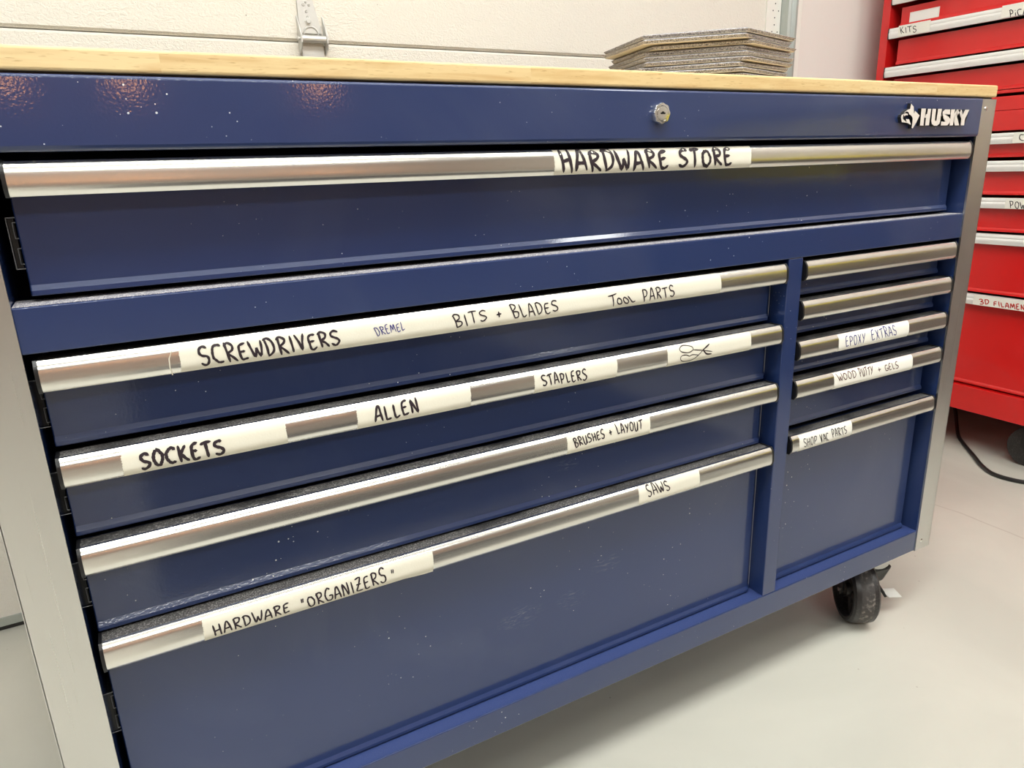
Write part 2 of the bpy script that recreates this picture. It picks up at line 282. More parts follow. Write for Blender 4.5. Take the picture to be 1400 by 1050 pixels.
# ---------------------------------------------------------------- mesh helpers
class MB:
    """collects shapes into one mesh; faces carry a material index"""
    def __init__(s): s.v = []; s.f = []; s.m = []; s.mi = 0; s.smooth = []
    def mat(s, i): s.mi = i; return s
    def add(s, vs, fs, smooth=False):
        o = len(s.v); s.v += [tuple(v) for v in vs]
        for f in fs: s.f.append(tuple(i + o for i in f)); s.m.append(s.mi); s.smooth.append(smooth)
        return s
    def box(s, x0, x1, y0, y1, z0, z1):
        vs = [(x, y, z) for x in (x0, x1) for y in (y0, y1) for z in (z0, z1)]
        return s.add(vs, [(0, 1, 3, 2), (4, 6, 7, 5), (0, 4, 5, 1), (2, 3, 7, 6), (0, 2, 6, 4), (1, 5, 7, 3)])
    def extrude_x(s, prof, x0, x1, caps=True, smooth=False):
        """prof: closed list of (y, z)"""
        n = len(prof); vs = [(x0, y, z) for y, z in prof] + [(x1, y, z) for y, z in prof]
        fs = [(i, (i + 1) % n, (i + 1) % n + n, i + n) for i in range(n)]
        if caps: fs += [tuple(range(n))[::-1], tuple(range(n, 2 * n))]
        return s.add(vs, fs, smooth)
    def prism(s, pts, y0, y1):
        """pts: (x, z) outline, extruded in y"""
        n = len(pts); vs = [(x, y0, z) for x, z in pts] + [(x, y1, z) for x, z in pts]
        return s.add(vs, [(i, i + n, (i + 1) % n + n, (i + 1) % n) for i in range(n)] + [tuple(range(n)), tuple(range(n, 2 * n))[::-1]])
    def tube(s, path, r, seg=10, smooth=True, cap=True):
        path = [Vector(p) for p in path]; rings = []; up = Vector((0, 0, 1))
        vs = []
        for i, p in enumerate(path):
            t = (path[min(i + 1, len(path) - 1)] - path[max(i - 1, 0)]).normalized()
            a = t.cross(up if abs(t.z) < 0.95 else Vector((1, 0, 0))).normalized(); b = t.cross(a)
            rr = r[i] if isinstance(r, (list, tuple)) else r
            vs += [p + (a * math.cos(k * 2 * math.pi / seg) + b * math.sin(k * 2 * math.pi / seg)) * rr for k in range(seg)]
        fs = []
        for i in range(len(path) - 1):
            for k in range(seg):
                k2 = (k + 1) % seg; fs.append((i * seg + k, i * seg + k2, (i + 1) * seg + k2, (i + 1) * seg + k))
        s.add(vs, fs, smooth)
        if cap:
            o = len(s.v) - len(vs)
            s.f.append(tuple(o + k for k in range(seg))[::-1]); s.m.append(s.mi); s.smooth.append(False)
            s.f.append(tuple(o + len(vs) - seg + k for k in range(seg))); s.m.append(s.mi); s.smooth.append(False)
        return s
    def lathe(s, prof, centre, axis, seg=40, smooth=True):
        """prof: (along, radius); closed at the ends when radius 0"""
        ax = Vector(axis).normalized(); a = ax.cross(Vector((0, 0, 1)) if abs(ax.z) < 0.9 else Vector((1, 0, 0))).normalized(); b = ax.cross(a)
        c = Vector(centre); vs = []
        for u, r in prof: vs += [c + ax * u + (a * math.cos(2 * math.pi * k / seg) + b * math.sin(2 * math.pi * k / seg)) * r for k in range(seg)]
        fs = []
        for i in range(len(prof) - 1):
            for k in range(seg):
                k2 = (k + 1) % seg; fs.append((i * seg + k, i * seg + k2, (i + 1) * seg + k2, (i + 1) * seg + k))
        return s.add(vs, fs, smooth)
    def build(s, name, mats, parent=None, bevel=0, seg=2):
        me = bpy.data.meshes.new(name); me.from_pydata(s.v, [], s.f)
        if not isinstance(mats, (list, tuple)): mats = [mats]
        for m in mats: me.materials.append(m)
        for p, mi, sm in zip(me.polygons, s.m, s.smooth): p.material_index = mi; p.use_smooth = sm
        bm = bmesh.new(); bm.from_mesh(me)
        bmesh.ops.remove_doubles(bm, verts=bm.verts, dist=1e-6)
        bmesh.ops.recalc_face_normals(bm, faces=bm.faces)
        if bevel:
            es = [e for e in bm.edges if len(e.link_faces) == 2 and e.calc_face_angle(0) > 0.5]
            bmesh.ops.bevel(bm, geom=es, offset=bevel, segments=seg, affect='EDGES', profile=0.5, clamp_overlap=True)
        bm.to_mesh(me); bm.free()
        if any(p.use_smooth for p in me.polygons) or name == 'handle': me.set_sharp_from_angle(angle=math.radians(35))
        o = bpy.data.objects.new(name, me); COL.objects.link(o)
        if parent:
            o.parent = parent; o.matrix_parent_inverse = Matrix.Translation(-world_loc(parent))
        return o
def world_loc(o):
    if o.type == 'MESH': return Vector((0, 0, 0))      # meshes are modelled in world coordinates
    v = Vector((0, 0, 0))
    while o: v += o.location; o = o.parent
    return v
def empty(name, loc):
    o = bpy.data.objects.new(name, None); COL.objects.link(o); o.location = loc; o.empty_display_size = 0.05
    return o
def tag(o, label=None, cat=None, group=None, kind=None):
    if label: o['label'] = label
    if cat: o['category'] = cat
    if group: o['group'] = group
    if kind: o['kind'] = kind
    return o

# ---------------------------------------------------------------- hand lettering
def arc(cx, cy, rx, ry, a0, a1, n=10):
    return [(cx + rx * math.cos(math.radians(a0 + (a1 - a0) * i / n)), cy + ry * math.sin(math.radians(a0 + (a1 - a0) * i / n))) for i in range(n + 1)]
GLYPH = {
 'A': [[(0.05, 0), (0.22, 0.55), (0.42, 1), (0.62, 0.95), (0.8, 0.5), (0.92, 0.02)], [(0.12, 0.36), (0.88, 0.4)]],
 'B': [[(0.12, 0.98), (0.2, 0.5), (0.22, 0)], [(0.0, 0.9), (0.3, 1.0), (0.72, 0.92), (0.7, 0.68), (0.25, 0.52), (0.85, 0.42), (0.88, 0.2), (0.6, 0.05), (0.2, 0.0)]],
 'C': [arc(0.62, 0.5, 0.55, 0.5, 55, 300, 12)],
 'D': [[(0.12, 0.95), (0.18, 0.5), (0.2, 0.02)], [(0.0, 0.92), (0.4, 1.0), (0.78, 0.85), (0.9, 0.5), (0.7, 0.18), (0.2, 0.0)]],
 'E': [[(0.85, 0.98), (0.4, 0.95), (0.15, 0.8), (0.12, 0.4), (0.2, 0.05), (0.5, 0.0), (0.88, 0.1)], [(0.15, 0.52), (0.7, 0.56)]],
 'F': [[(0.9, 0.98), (0.3, 0.92), (0.2, 0.5), (0.2, 0.0)], [(0.2, 0.5), (0.75, 0.52)]],
 'G': [arc(0.55, 0.5, 0.5, 0.5, 60, 330, 12) + [(0.98, 0.45), (0.55, 0.42)]],
 'H': [[(0.08, 1), (0.16, 0.5), (0.18, 0)], [(0.78, 1), (0.84, 0.5), (0.9, 0)], [(0.16, 0.48), (0.85, 0.56)]],
 'I': [[(0.45, 1), (0.5, 0.5), (0.55, 0)]],
 'K': [[(0.12, 1), (0.16, 0.5), (0.2, 0)], [(0.75, 0.98), (0.45, 0.65), (0.18, 0.45)], [(0.3, 0.52), (0.6, 0.25), (0.92, 0.02)]],
 'L': [[(0.15, 1), (0.2, 0.5), (0.25, 0.08), (0.5, 0.02), (0.9, 0.12)]],
 'M': [[(0.05, 0), (0.15, 0.6), (0.22, 0.98), (0.45, 0.4), (0.5, 0.3), (0.75, 0.98), (0.85, 0.5), (0.95, 0)]],
 'N': [[(0.1, 0.02), (0.14, 0.5), (0.15, 0.95), (0.5, 0.5), (0.82, 0.05), (0.85, 0.5), (0.84, 1)]],
 'O': [arc(0.5, 0.5, 0.42, 0.48, 100, 465, 16)],
 'P': [[(0.15, 1), (0.2, 0.5), (0.22, 0)], [(0.05, 0.9), (0.4, 1.0), (0.8, 0.88), (0.78, 0.6), (0.5, 0.45), (0.2, 0.42)]],
 'R': [[(0.15, 0.98), (0.2, 0.5), (0.22, 0)], [(0.02, 0.88), (0.4, 1.0), (0.8, 0.88), (0.72, 0.62), (0.25, 0.48), (0.6, 0.25), (0.95, 0.0)]],
 'S': [[(0.88, 0.92), (0.55, 1.0), (0.2, 0.88), (0.15, 0.68), (0.4, 0.55), (0.75, 0.45), (0.88, 0.25), (0.65, 0.05), (0.35, 0.0), (0.08, 0.12)]],
 'T': [[(0.0, 0.92), (0.4, 0.95), (0.98, 1.0)], [(0.48, 0.95), (0.5, 0.5), (0.52, 0)]],
 'U': [[(0.12, 1), (0.14, 0.4), (0.3, 0.05), (0.6, 0.02), (0.8, 0.3), (0.85, 1)], [(0.85, 1), (0.92, 0.02)]],
 'V': [[(0.05, 1), (0.3, 0.45), (0.48, 0.02), (0.68, 0.5), (0.88, 1)]],
 'W': [[(0.0, 1), (0.15, 0.4), (0.28, 0.02), (0.48, 0.5), (0.52, 0.55), (0.72, 0.03), (0.88, 0.5), (0.95, 1)]],
 'X': [[(0.1, 1), (0.5, 0.5), (0.9, 0)], [(0.85, 1), (0.5, 0.5), (0.15, 0)]],
 'Y': [[(0.08, 1), (0.3, 0.6), (0.5, 0.48)], [(0.9, 1), (0.6, 0.5), (0.3, 0)]],
 'Z': [[(0.1, 0.95), (0.85, 0.98), (0.5, 0.5), (0.1, 0.03), (0.9, 0.06)], [(0.2, 0.5), (0.8, 0.54)]],
 '+': [[(0.1, 0.5), (0.9, 0.55)], [(0.5, 1), (0.5, 0.0)]],
 '"': [[(0.2, 1), (0.3, 0.1)], [(0.7, 1), (0.75, 0.1)]],
 'i': [[(0.45, 0.6), (0.5, 0.0)], [(0.45, 0.85), (0.47, 0.9)]],
 '3': [[(0.1, 0.9), (0.5, 1.0), (0.85, 0.85), (0.75, 0.6), (0.4, 0.52), (0.85, 0.4), (0.9, 0.15), (0.5, 0.0), (0.1, 0.1)]],
}
WIDTH = {'I': 0.45, '"': 1, 'W': 1.25, 'M': 1.25, 'i': 0.4, 'L': 0.85, 'E': 0.9}
def smooth_path(p, k=3):
    """Catmull-Rom resample"""
    if len(p) < 3:
        (x0, y0), (x1, y1) = p[0], p[-1]
        return [(x0 + (x1 - x0) * i / 6, y0 + (y1 - y0) * i / 6) for i in range(7)]
    out = []
    q = [p[0]] + list(p) + [p[-1]]
    for i in range(1, len(q) - 2):
        for j in range(k):
            t = j / k; a, b, c, d = q[i - 1], q[i], q[i + 1], q[i + 2]
            out.append(tuple(0.5 * (2 * b[n] + (c[n] - a[n]) * t + (2 * a[n] - 5 * b[n] + 4 * c[n] - d[n]) * t * t + (3 * b[n] - a[n] - 3 * c[n] + d[n]) * t ** 3) for n in (0, 1)))
    out.append(tuple(p[-1])); return out
def word_strokes(word, quad, jit=0.03):
    """quad: BL, TL, TR, BR in surface coordinates (u, z)"""
    rnd = random.Random(word + str(quad[0]))
    BL, TL, TR, BR = quad; ws = [WIDTH.get(c, 1.0) for c in word]; gap = 0.22
    tot = sum(ws) + gap * (len(ws) - 1); pos = 0; out = []
    for c, w in zip(word, ws):
        dy = rnd.uniform(-0.05, 0.05); sy = rnd.uniform(0.92, 1.06)
        for st in GLYPH[c]:
            pl = []
            for x, y in st:
                u = (pos + w * (x + rnd.uniform(-jit, jit))) / tot; v = (y + rnd.uniform(-jit, jit)) * sy + dy
                b = [BL[i] + (BR[i] - BL[i]) * u for i in (0, 1)]; t = [TL[i] + (TR[i] - TL[i]) * u for i in (0, 1)]
                pl.append((b[0] + (t[0] - b[0]) * v, b[1] + (t[1] - b[1]) * v))
            out.append(smooth_path(pl))
        pos += w + gap
    return out
def stroke_mesh(mb, strokes, width, place, brush=0.0):
    """flat ribbon with round ends; place(u, z) puts a point on the surface"""
    for st in strokes:
        n = len(st); Lft = []; Rgt = []
        for i, (x, z) in enumerate(st):
            a = st[max(i - 1, 0)]; b = st[min(i + 1, n - 1)]
            dx, dz = b[0] - a[0], b[1] - a[1]; l = math.hypot(dx, dz) or 1e-9
            k = 1 + 0.12 * math.sin(i * 1.7 + st[0][0] * 900)
            if brush: k *= 1 - brush * i / n
            if i in (0, n - 1): k *= 0.62
            w = width * 0.5 * k; nx, nz = -dz / l * w, dx / l * w
            Lft.append((x + nx, z + nz)); Rgt.append((x - nx, z - nz))
        def tip(p, q, s):
            dx, dz = p[0] - q[0], p[1] - q[1]; l = math.hypot(dx, dz) or 1e-9
            return (p[0] + dx / l * width * 0.3, p[1] + dz / l * width * 0.3)
        pts = [tip(st[0], st[1], 1)] + Lft + [tip(st[-1], st[-2], 1)] + Rgt[::-1]
        vs = [place(*p) for p in pts]; m = len(vs); fs = [(0, 1, m - 1)]
        for i in range(n - 1): fs.append((1 + i, 2 + i, m - 2 - i, m - 1 - i))
        fs.append((n, n + 1, n + 2))
        mb.add(vs, fs)

# measured lettering: word, (BL, TL, TR, BR) on the pull, stroke width, ink
WORDS={
 'T':[('HARDWARE',[(0.4545, 0.873), (0.4513, 0.8958), (0.6057, 0.8945), (0.6096, 0.8734)],0.0034,'b'),('STORE',[(0.6246, 0.8738), (0.6248, 0.8947), (0.7123, 0.8942), (0.7151, 0.8745)],0.0034,'b')],
 'L1':[('SCREWDRIVERS',[(0.0553, 0.7134), (0.0529, 0.7313), (0.1853, 0.7287), (0.1875, 0.7137)],0.0018,'b'),('DREMEL',[(0.2252, 0.7175), (0.2224, 0.7267), (0.2556, 0.7287), (0.2565, 0.7197)],0.0007,'u'),('BITS',[(0.3146, 0.7132), (0.311, 0.7285), (0.3532, 0.7285), (0.3542, 0.7179)],0.0012,'b'),('+',[(0.3652, 0.7194), (0.365, 0.7253), (0.3716, 0.7257), (0.3723, 0.7198)],0.0015,'b'),('BLADES',[(0.3872, 0.7148), (0.3826, 0.7306), (0.4467, 0.7289), (0.4486, 0.7164)],0.0012,'b'),('T',[(0.5242, 0.713), (0.5202, 0.7265), (0.533, 0.7269), (0.532, 0.7129)],0.0013,'b'),('OOL',[(0.5342, 0.7134), (0.5323, 0.7217), (0.5553, 0.7226), (0.5627, 0.7144)],0.0013,'b'),('PARTS',[(0.5743, 0.7122), (0.572, 0.7284), (0.624, 0.7277), (0.6263, 0.7143)],0.0013,'b')],
 'L2':[('SOCKETS',[(-0.0093, 0.6251), (-0.0092, 0.6403), (0.0627, 0.6395), (0.0641, 0.624)],0.0023,'b'),('ALLEN',[(0.2149, 0.6247), (0.2149, 0.6402), (0.2636, 0.6428), (0.2661, 0.6265)],0.0019,'b'),('STAPLERS',[(0.4243, 0.628), (0.4219, 0.6408), (0.4876, 0.6391), (0.489, 0.6257)],0.0014,'b')],
 'L3':[('BRUSHES',[(0.47, 0.5392), (0.4668, 0.5517), (0.5153, 0.5538), (0.5166, 0.5425)],0.0013,'b'),('+',[(0.5235, 0.5435), (0.5223, 0.5504), (0.5276, 0.5508), (0.5288, 0.5444)],0.0013,'b'),('LAYOUT',[(0.5365, 0.5423), (0.534, 0.555), (0.5785, 0.5536), (0.5776, 0.5413)],0.0013,'b')],
 'L4':[('HARDWARE',[(0.0264, 0.4304), (0.0257, 0.4434), (0.1032, 0.4435), (0.1029, 0.4324)],0.0014,'b'),('"',[(0.1147, 0.438), (0.1152, 0.4437), (0.1184, 0.4435), (0.1181, 0.4377)],0.001,'b'),('ORGANIZERS',[(0.1226, 0.4297), (0.1209, 0.4434), (0.2102, 0.4496), (0.2118, 0.432)],0.0014,'b'),('"',[(0.2169, 0.4403), (0.2173, 0.4458), (0.2209, 0.4456), (0.2208, 0.44)],0.001,'b'),('SAWS',[(0.5902, 0.4396), (0.5862, 0.4554), (0.6252, 0.4545), (0.6311, 0.4396)],0.0013,'b')],
 'R3':[('EPOXY',[(0.9797, 0.5945), (0.9768, 0.6111), (1.0259, 0.6104), (1.0266, 0.5948)],0.0011,'u'),('EXTRAS',[(1.0428, 0.5958), (1.0391, 0.6126), (1.1012, 0.6131), (1.1076, 0.5962)],0.0011,'u')],
 'R4':[('WOOD',[(0.9714, 0.54), (0.9665, 0.5517), (1.0127, 0.5501), (1.0145, 0.5387)],0.0011,'n'),('PUTTY',[(1.0239, 0.5377), (1.019, 0.5521), (1.0556, 0.5504), (1.0555, 0.5374)],0.0011,'n'),('+',[(1.069, 0.5384), (1.0662, 0.5456), (1.0753, 0.5454), (1.0773, 0.5388)],0.0011,'n'),('GELS',[(1.0882, 0.5376), (1.0842, 0.5484), (1.1203, 0.5479), (1.1245, 0.5354)],0.0011,'n')],
 'R5':[('SHOP',[(0.9038, 0.4424), (0.9002, 0.4571), (0.9327, 0.4554), (0.9328, 0.4422)],0.0011,'b'),('VAC',[(0.9427, 0.4419), (0.9383, 0.456), (0.9588, 0.4548), (0.9623, 0.4427)],0.0011,'b'),('PARTS',[(0.9706, 0.4441), (0.9667, 0.4575), (1.0025, 0.4577), (1.0066, 0.4447)],0.0011,'b')],
}
TAPES={
 'T':[(0.4454, 0.7484)],
 'L1':[(0.0383, 0.707)],
 'L2':[(-0.0237, 0.1233), (0.1965, 0.329), (0.4133, 0.5353), (0.618, 0.7709)],
 'L3':[(0.459, 0.5913)],
 'L4':[(0.0172, 0.2696), (0.575, 0.6855)],
 'R3':[(0.963, 1.1387)],
 'R4':[(0.9613, 1.1619)],
 'R5':[(0.8928, 1.0184)],
}
RED_WORDS={
 'K':('KITS',[(1.4792, 1.2249), (1.4836, 1.2427), (1.431, 1.2387), (1.4286, 1.2216)]),
 'P':('PiCA',[(1.1742, 1.2161), (1.1779, 1.2329), (1.134, 1.2289), (1.1316, 1.214)]),
 'C':('C',[(1.1012, 0.9057), (1.1036, 0.9206), (1.091, 0.92), (1.0886, 0.9051)]),
 'W':('POW',[(1.0973, 0.7314), (1.1011, 0.7496), (1.0595, 0.7474), (1.0566, 0.7294)]),
 '3':('3D',[(1.1349, 0.4592), (1.1405, 0.4742), (1.1114, 0.4766), (1.11, 0.4641)]),
 'F':('FILAMENT',[(1.097, 0.4607), (1.1001, 0.4729), (1.0052, 0.4743), (1.0017, 0.4586)]),
}
SCISSORS= [[(0.6622, 0.6373), (0.6543, 0.6347), (0.6424, 0.6372), (0.6387, 0.6417), (0.6464, 0.6451), (0.6598, 0.642), (0.6622, 0.6373)], [(0.6622, 0.6373), (0.6798, 0.6339), (0.6959, 0.6301)], [(0.6797, 0.6351), (0.6856, 0.6283), (0.6948, 0.6269)], [(0.6797, 0.6346), (0.6915, 0.6409)], [(0.6909, 0.6405), (0.6783, 0.6334), (0.6652, 0.6251), (0.654, 0.6227), (0.643, 0.6244), (0.6396, 0.6284), (0.6418, 0.632), (0.65, 0.6322), (0.6554, 0.6295), (0.6604, 0.631), (0.6716, 0.6288)]]
DOG_a = [(1.0603, 0.95084), (1.06704, 0.94674), (1.07007, 0.93724), (1.07151, 0.94107), (1.08415, 0.93462), (1.07872, 0.92575), (1.07137, 0.91649), (1.0683, 0.91728), (1.06929, 0.92459), (1.0683, 0.92997), (1.06596, 0.93302), (1.06224, 0.93515), (1.05879, 0.93605), (1.05663, 0.93892), (1.05209, 0.94018), (1.04733, 0.93811), (1.045, 0.93689), (1.04772, 0.9394), (1.05422, 0.94247), (1.05954, 0.9438), (1.05986, 0.94668)]
DOG_b = [(1.04509, 0.93644), (1.05004, 0.93752), (1.05538, 0.93679), (1.05483, 0.93436), (1.05111, 0.93541), (1.04775, 0.93281), (1.04513, 0.92977), (1.06016, 0.92934), (1.06571, 0.92152), (1.05664, 0.92422), (1.04343, 0.92537), (1.03989, 0.93218), (1.0409, 0.93483)]
BADGE= [[(1.08675, 0.94424), (1.09746, 0.94432), (1.09713, 0.93661), (1.10186, 0.93663), (1.10226, 0.94398), (1.11039, 0.94404), (1.11016, 0.92066), (1.10062, 0.92068), (1.10026, 0.93158), (1.09621, 0.93157), (1.09664, 0.9203), (1.0878, 0.92071)], [(1.11379, 0.94407), (1.12269, 0.94414), (1.12332, 0.92929), (1.12405, 0.92732), (1.12723, 0.92733), (1.12747, 0.92929), (1.1275, 0.94417), (1.1372, 0.94425), (1.13706, 0.92694), (1.13588, 0.92298), (1.13094, 0.92022), (1.12262, 0.92024), (1.11649, 0.923), (1.11451, 0.92692)], [(1.15843, 0.94362), (1.16015, 0.9365), (1.15025, 0.93646), (1.14786, 0.93763), (1.14833, 0.93566), (1.15746, 0.93292), (1.16259, 0.92935), (1.16171, 0.92415), (1.15688, 0.92056), (1.13993, 0.9206), (1.13994, 0.92654), (1.14645, 0.92575), (1.14979, 0.92655), (1.1479, 0.92853), (1.14163, 0.93129), (1.1394, 0.93483), (1.1402, 0.94035), (1.14575, 0.94353)], [(1.16126, 0.94364), (1.17123, 0.94372), (1.17065, 0.93735), (1.17625, 0.94376), (1.18717, 0.94344), (1.17883, 0.93338), (1.18785, 0.9205), (1.17623, 0.92052), (1.17137, 0.92856), (1.17119, 0.92053), (1.16258, 0.92055)], [(1.17994, 0.94338), (1.18862, 0.94345), (1.19346, 0.93585), (1.19809, 0.94352), (1.20911, 0.9436), (1.20097, 0.92941), (1.20105, 0.92047), (1.1915, 0.92049), (1.19145, 0.92939)]]
LED = 17
EXPO = 0.0
LAMPS = [(0.35, 0.05, 2.4, 0.60), (0.3, -2.2, 2.0, 0.50), (-2.2, -0.4, 0.40, 1.6), (2.1, -0.5, 0.40, 1.2)]
# ================================================================ the setting
def struct(name, mb, m, parent=None, bevel=0):
    o = mb.build(name, m, parent, bevel)
    if not parent: o['kind'] = 'structure'
    return o
YW = 1.628; XR = 2.78; XL = -3.4; YB = -4.2; HC = 2.75
struct('floor', MB().box(XL - .2, XR + .2, YB - .2, YW + .3, -0.1, 0), M['floor'])
struct('ceiling', MB().box(XL - .2, XR + .2, YB - .2, YW + .3, HC, HC + 0.1), M['ceil'])
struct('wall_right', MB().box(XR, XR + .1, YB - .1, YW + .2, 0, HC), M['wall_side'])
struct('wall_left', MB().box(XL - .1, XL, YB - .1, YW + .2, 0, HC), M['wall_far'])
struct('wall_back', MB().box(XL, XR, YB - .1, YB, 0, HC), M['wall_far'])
# wall around the garage door: pier on the right, lintel above, pier on the left
DX0, DX1, DH = -2.95, 1.845, 2.25
w = MB(); w.box(1.893, XR, YW, YW + .15, 0, HC); w.box(XL, DX0, YW, YW + .15, 0, HC); w.box(DX0, 1.893, YW, YW + .15, DH, HC)
struct('wall_front', w, M['wall'])
# sectional garage door: 1.14 m seam is the one in view
door = empty('door_1', (0, YW, 0)); door['kind'] = 'structure'
zs = [0.022, 0.585, 1.0645 + 0.0, 1.6, 2.25]
zs = [0.022, 0.60, 1.1425, 1.70, 2.25]
for a, b in zip(zs[:-1], zs[1:]):
    p = MB(); p.extrude_x([(YW + .006, a + .001), (YW + .045, a + .001), (YW + .045, b - .001), (YW + .006, b - .001), (YW, b - .006), (YW, a + .006)], DX0, DX1)
    p.build('door_section', M['door'], door)
bs = MB(); bs.box(DX0, DX1, YW - .004, YW + .05, 0.012, 0.030); bs.build('bottom_rail', M['galv'], door)
bs = MB(); bs.extrude_x([(YW - .002, 0.012), (YW + .05, 0.012), (YW + .05, 0.0), (YW + .004, 0.0)], DX0, DX1); bs.build('rubber_seal', M['seal'], door)
es = MB(); es.box(1.757, 1.8145, YW - .0035, YW - .0003, 0.03, 2.2)
eo = es.build('end_stile', M['white_trim'], door)
hol = MB()
for i in range(40):
    z = 0.9 + i * 0.0185
    for dx in ((0.033, ) if i % 3 else (0.025, 0.047)):
        hol.lathe([(0, 0.0), (0, 0.0021)], (1.757 + dx, YW - .0038, z), (0, -1, 0), 8, False)
hol.build('stile_holes', M['dark'], door)
# strap hinge across the seam
hz = 1.1425
h = MB(); T = 0.003
h.prism([(0.4155, 1.255), (0.4415, 1.255), (0.4465, 1.222), (0.4570, 1.178), (0.4600, 1.158), (0.4180, 1.158), (0.4140, 1.185), (0.4145, 1.222)], YW - 0.006, YW - .0005)
h.prism([(0.4150, 1.150), (0.4600, 1.150), (0.4620, 1.085), (0.4155, 1.085)], YW - 0.006, YW - .0005)
hg = h.build('hinge', M['zinc'], door, 0.0008)
e = MB()
for x in (0.4105, 0.4635):      # side ears
    pts = [(YW - .001, 1.192), (YW - .018, 1.168), (YW - .027, 1.152), (YW - .027, 1.138), (YW - .019, 1.126), (YW - .001, 1.118)]
    e.add([(x, y, z) for y, z in pts] + [(x + .0028, y, z) for y, z in pts], [tuple(range(6)), tuple(range(6, 12))[::-1]] + [(i, (i + 1) % 6, (i + 1) % 6 + 6, i + 6) for i in range(6)])
e.build('hinge_ears', M['zinc'], hg)
e = MB(); e.tube([(0.4125, YW - .017, 1.146), (0.4650, YW - .017, 1.146)], 0.0072, 16)
e.tube([(0.4060, YW - .017, 1.146), (0.4700, YW - .017, 1.146)], 0.0036, 12)
e.build('hinge_pin', M['zinc'], hg)
e = MB()
e.lathe([(0, 0.0075), (0.0015, 0.0075), (0.0015, 0.0048), (0.005, 0.0048), (0.005, 0.0)], (0.4335, YW - .006, 1.181), (0, -1, 0), 6, False)
e.build('hinge_bolt', M['zinc'], hg, 0.0004)
e = MB()
for cx, cz, r in ((0.4335, 1.1885, .0032), (0.4320, 1.1995, .0032), (0.4265, 1.2115, .0030), (0.4385, 1.2115, .0030), (0.4325, 1.2165, .0026)):
    e.lathe([(-0.0005, 0.0), (0.0018, r * .6), (0.0004, r), (-0.001, r)], (cx, YW - .006, cz), (0, -1, 0), 12)
e.lathe([(0, .017), (.0022, .0155), (.0022, .0145), (0, .013)], (0.4375, YW - .0062, 1.156), (0, -1, 0), 24)
e.build('hinge_embossing', M['zinc'], hg)
# vertical track: fluted galvanised channel, then a white jamb with a shadow line
t = MB()
prof = [(1.8155, .0), (1.8155, -.030), (1.8215, -.034), (1.8255, -.026), (1.8300, -.028), (1.8345, -.034), (1.8400, -.026), (1.8450, -.032), (1.8500, -.034), (1.8505, .0)]
n = len(prof)
t.add([(x, YW + y, 0.05) for x, y in prof] + [(x, YW + y, 2.3) for x, y in prof], [(i, i + 1, i + 1 + n, i + n) for i in range(n - 1)] + [tuple(range(n)), tuple(range(n, 2 * n))])
struct('trim_1', t, M['galv'])
struct('trim_2', MB().box(1.8515, 1.8700, YW - .026, YW + .06, 0, 2.28), M['white_trim'], bevel=.002)
struct('trim_3', MB().box(1.8735, 1.8930, YW - .012, YW + .1, 0, 2.28), M['white_trim'], bevel=.001)
struct('trim_4', MB().box(1.8695, 1.8740, YW - .002, YW + .05, 0, 2.28), M['seal'])

# ceiling lights (long LED battens)
glow = mat_glow('led_diffuser', (0.985, 1.0, 0.965, 1), LED)
for i, (cx, cy, dx, dy) in enumerate(LAMPS):
    lt = empty('ceiling_light', (cx, cy, HC))
    tag(lt, 'white LED batten on the ceiling ' + ('over the front of the blue tool chest', 'near the middle of the garage', 'above the left side of the garage', 'close to the red chest')[i], 'ceiling light', 'LED battens on the ceiling')
    b = MB().box(cx - dx / 2, cx + dx / 2, cy - dy / 2, cy + dy / 2, HC - .05, HC - .001); b.build('housing', M['lampbody'], lt, .004)
    b = MB().box(cx - dx / 2 + .01, cx + dx / 2 - .01, cy - dy / 2 + .01, cy + dy / 2 - .01, HC - .058, HC - .0502); b.build('diffuser', glow, lt)

# warm globe lamps on the wall behind the viewer (they show in the gloss of the chest)
warm = mat_glow('warm_globe', (1.0, 0.42, 0.12, 1), 22)
for i, gx in enumerate((-0.385, 0.27, 1.5)):
    wl = empty('wall_lamp', (gx, YB, 1.47))
    tag(wl, 'small warm globe lamp on the back wall, ' + ('nearest the left wall', 'in the middle of three', 'nearest the right wall')[i], 'wall lamp', 'warm globe lamps on the back wall')
    g = MB(); g.lathe([(-.06, .002), (-.052, .03), (-.03, .052), (0, .06), (.03, .052), (.052, .03), (.06, .002)], (gx, YB + .12, 1.50), (0, 0, 1), 24); g.build('globe', warm, wl)
    g = MB(); g.tube([(gx, YB + .001, 1.40), (gx, YB + .12, 1.40), (gx, YB + .12, 1.445)], .008, 8); g.lathe([(0, .03), (.01, .03), (.012, 0)], (gx, YB + .001, 1.40), (0, 1, 0), 24); g.build('bracket', M['black'], wl)

# ================================================================ blue tool chest
XLF, XRF = -0.1134 * S, 1.7765 * S            # inner edges of the steel corner trims
XLO, XRO = -0.1752 * S, 1.8370 * S            # outer edges
chest = empty('tool_chest', (0.5 * (XLO + XRO), 0.98, 0))
tag(chest, 'wide navy blue rolling tool chest with steel pulls and a butcher block top', 'tool chest')
ZB0, ZB1 = zu(-1.0345), zu(-0.9755)           # bottom rail
ZM0, ZM1 = zu(-0.1945), zu(-0.1385)           # rail under the top drawer
ZT0, ZT1 = zu(0.0334), zu(0.1150)             # fixed top rail
XD0, XD1 = 1.1915 * S, 1.2330 * S             # divider
YBK = 1.27
c = MB()
c.box(XLO + .002, XLF, YF + .0014, YBK, ZB0, ZT1); c.box(XRF, XRO - .002, YF + .0014, YBK, ZB0, ZT1)      # sides
c.box(XLF, XRF, YBK - .004, YBK, ZB0, ZT1); c.box(XLF, XRF, YF + .03, YBK - .004, ZB0, ZB0 + .004)
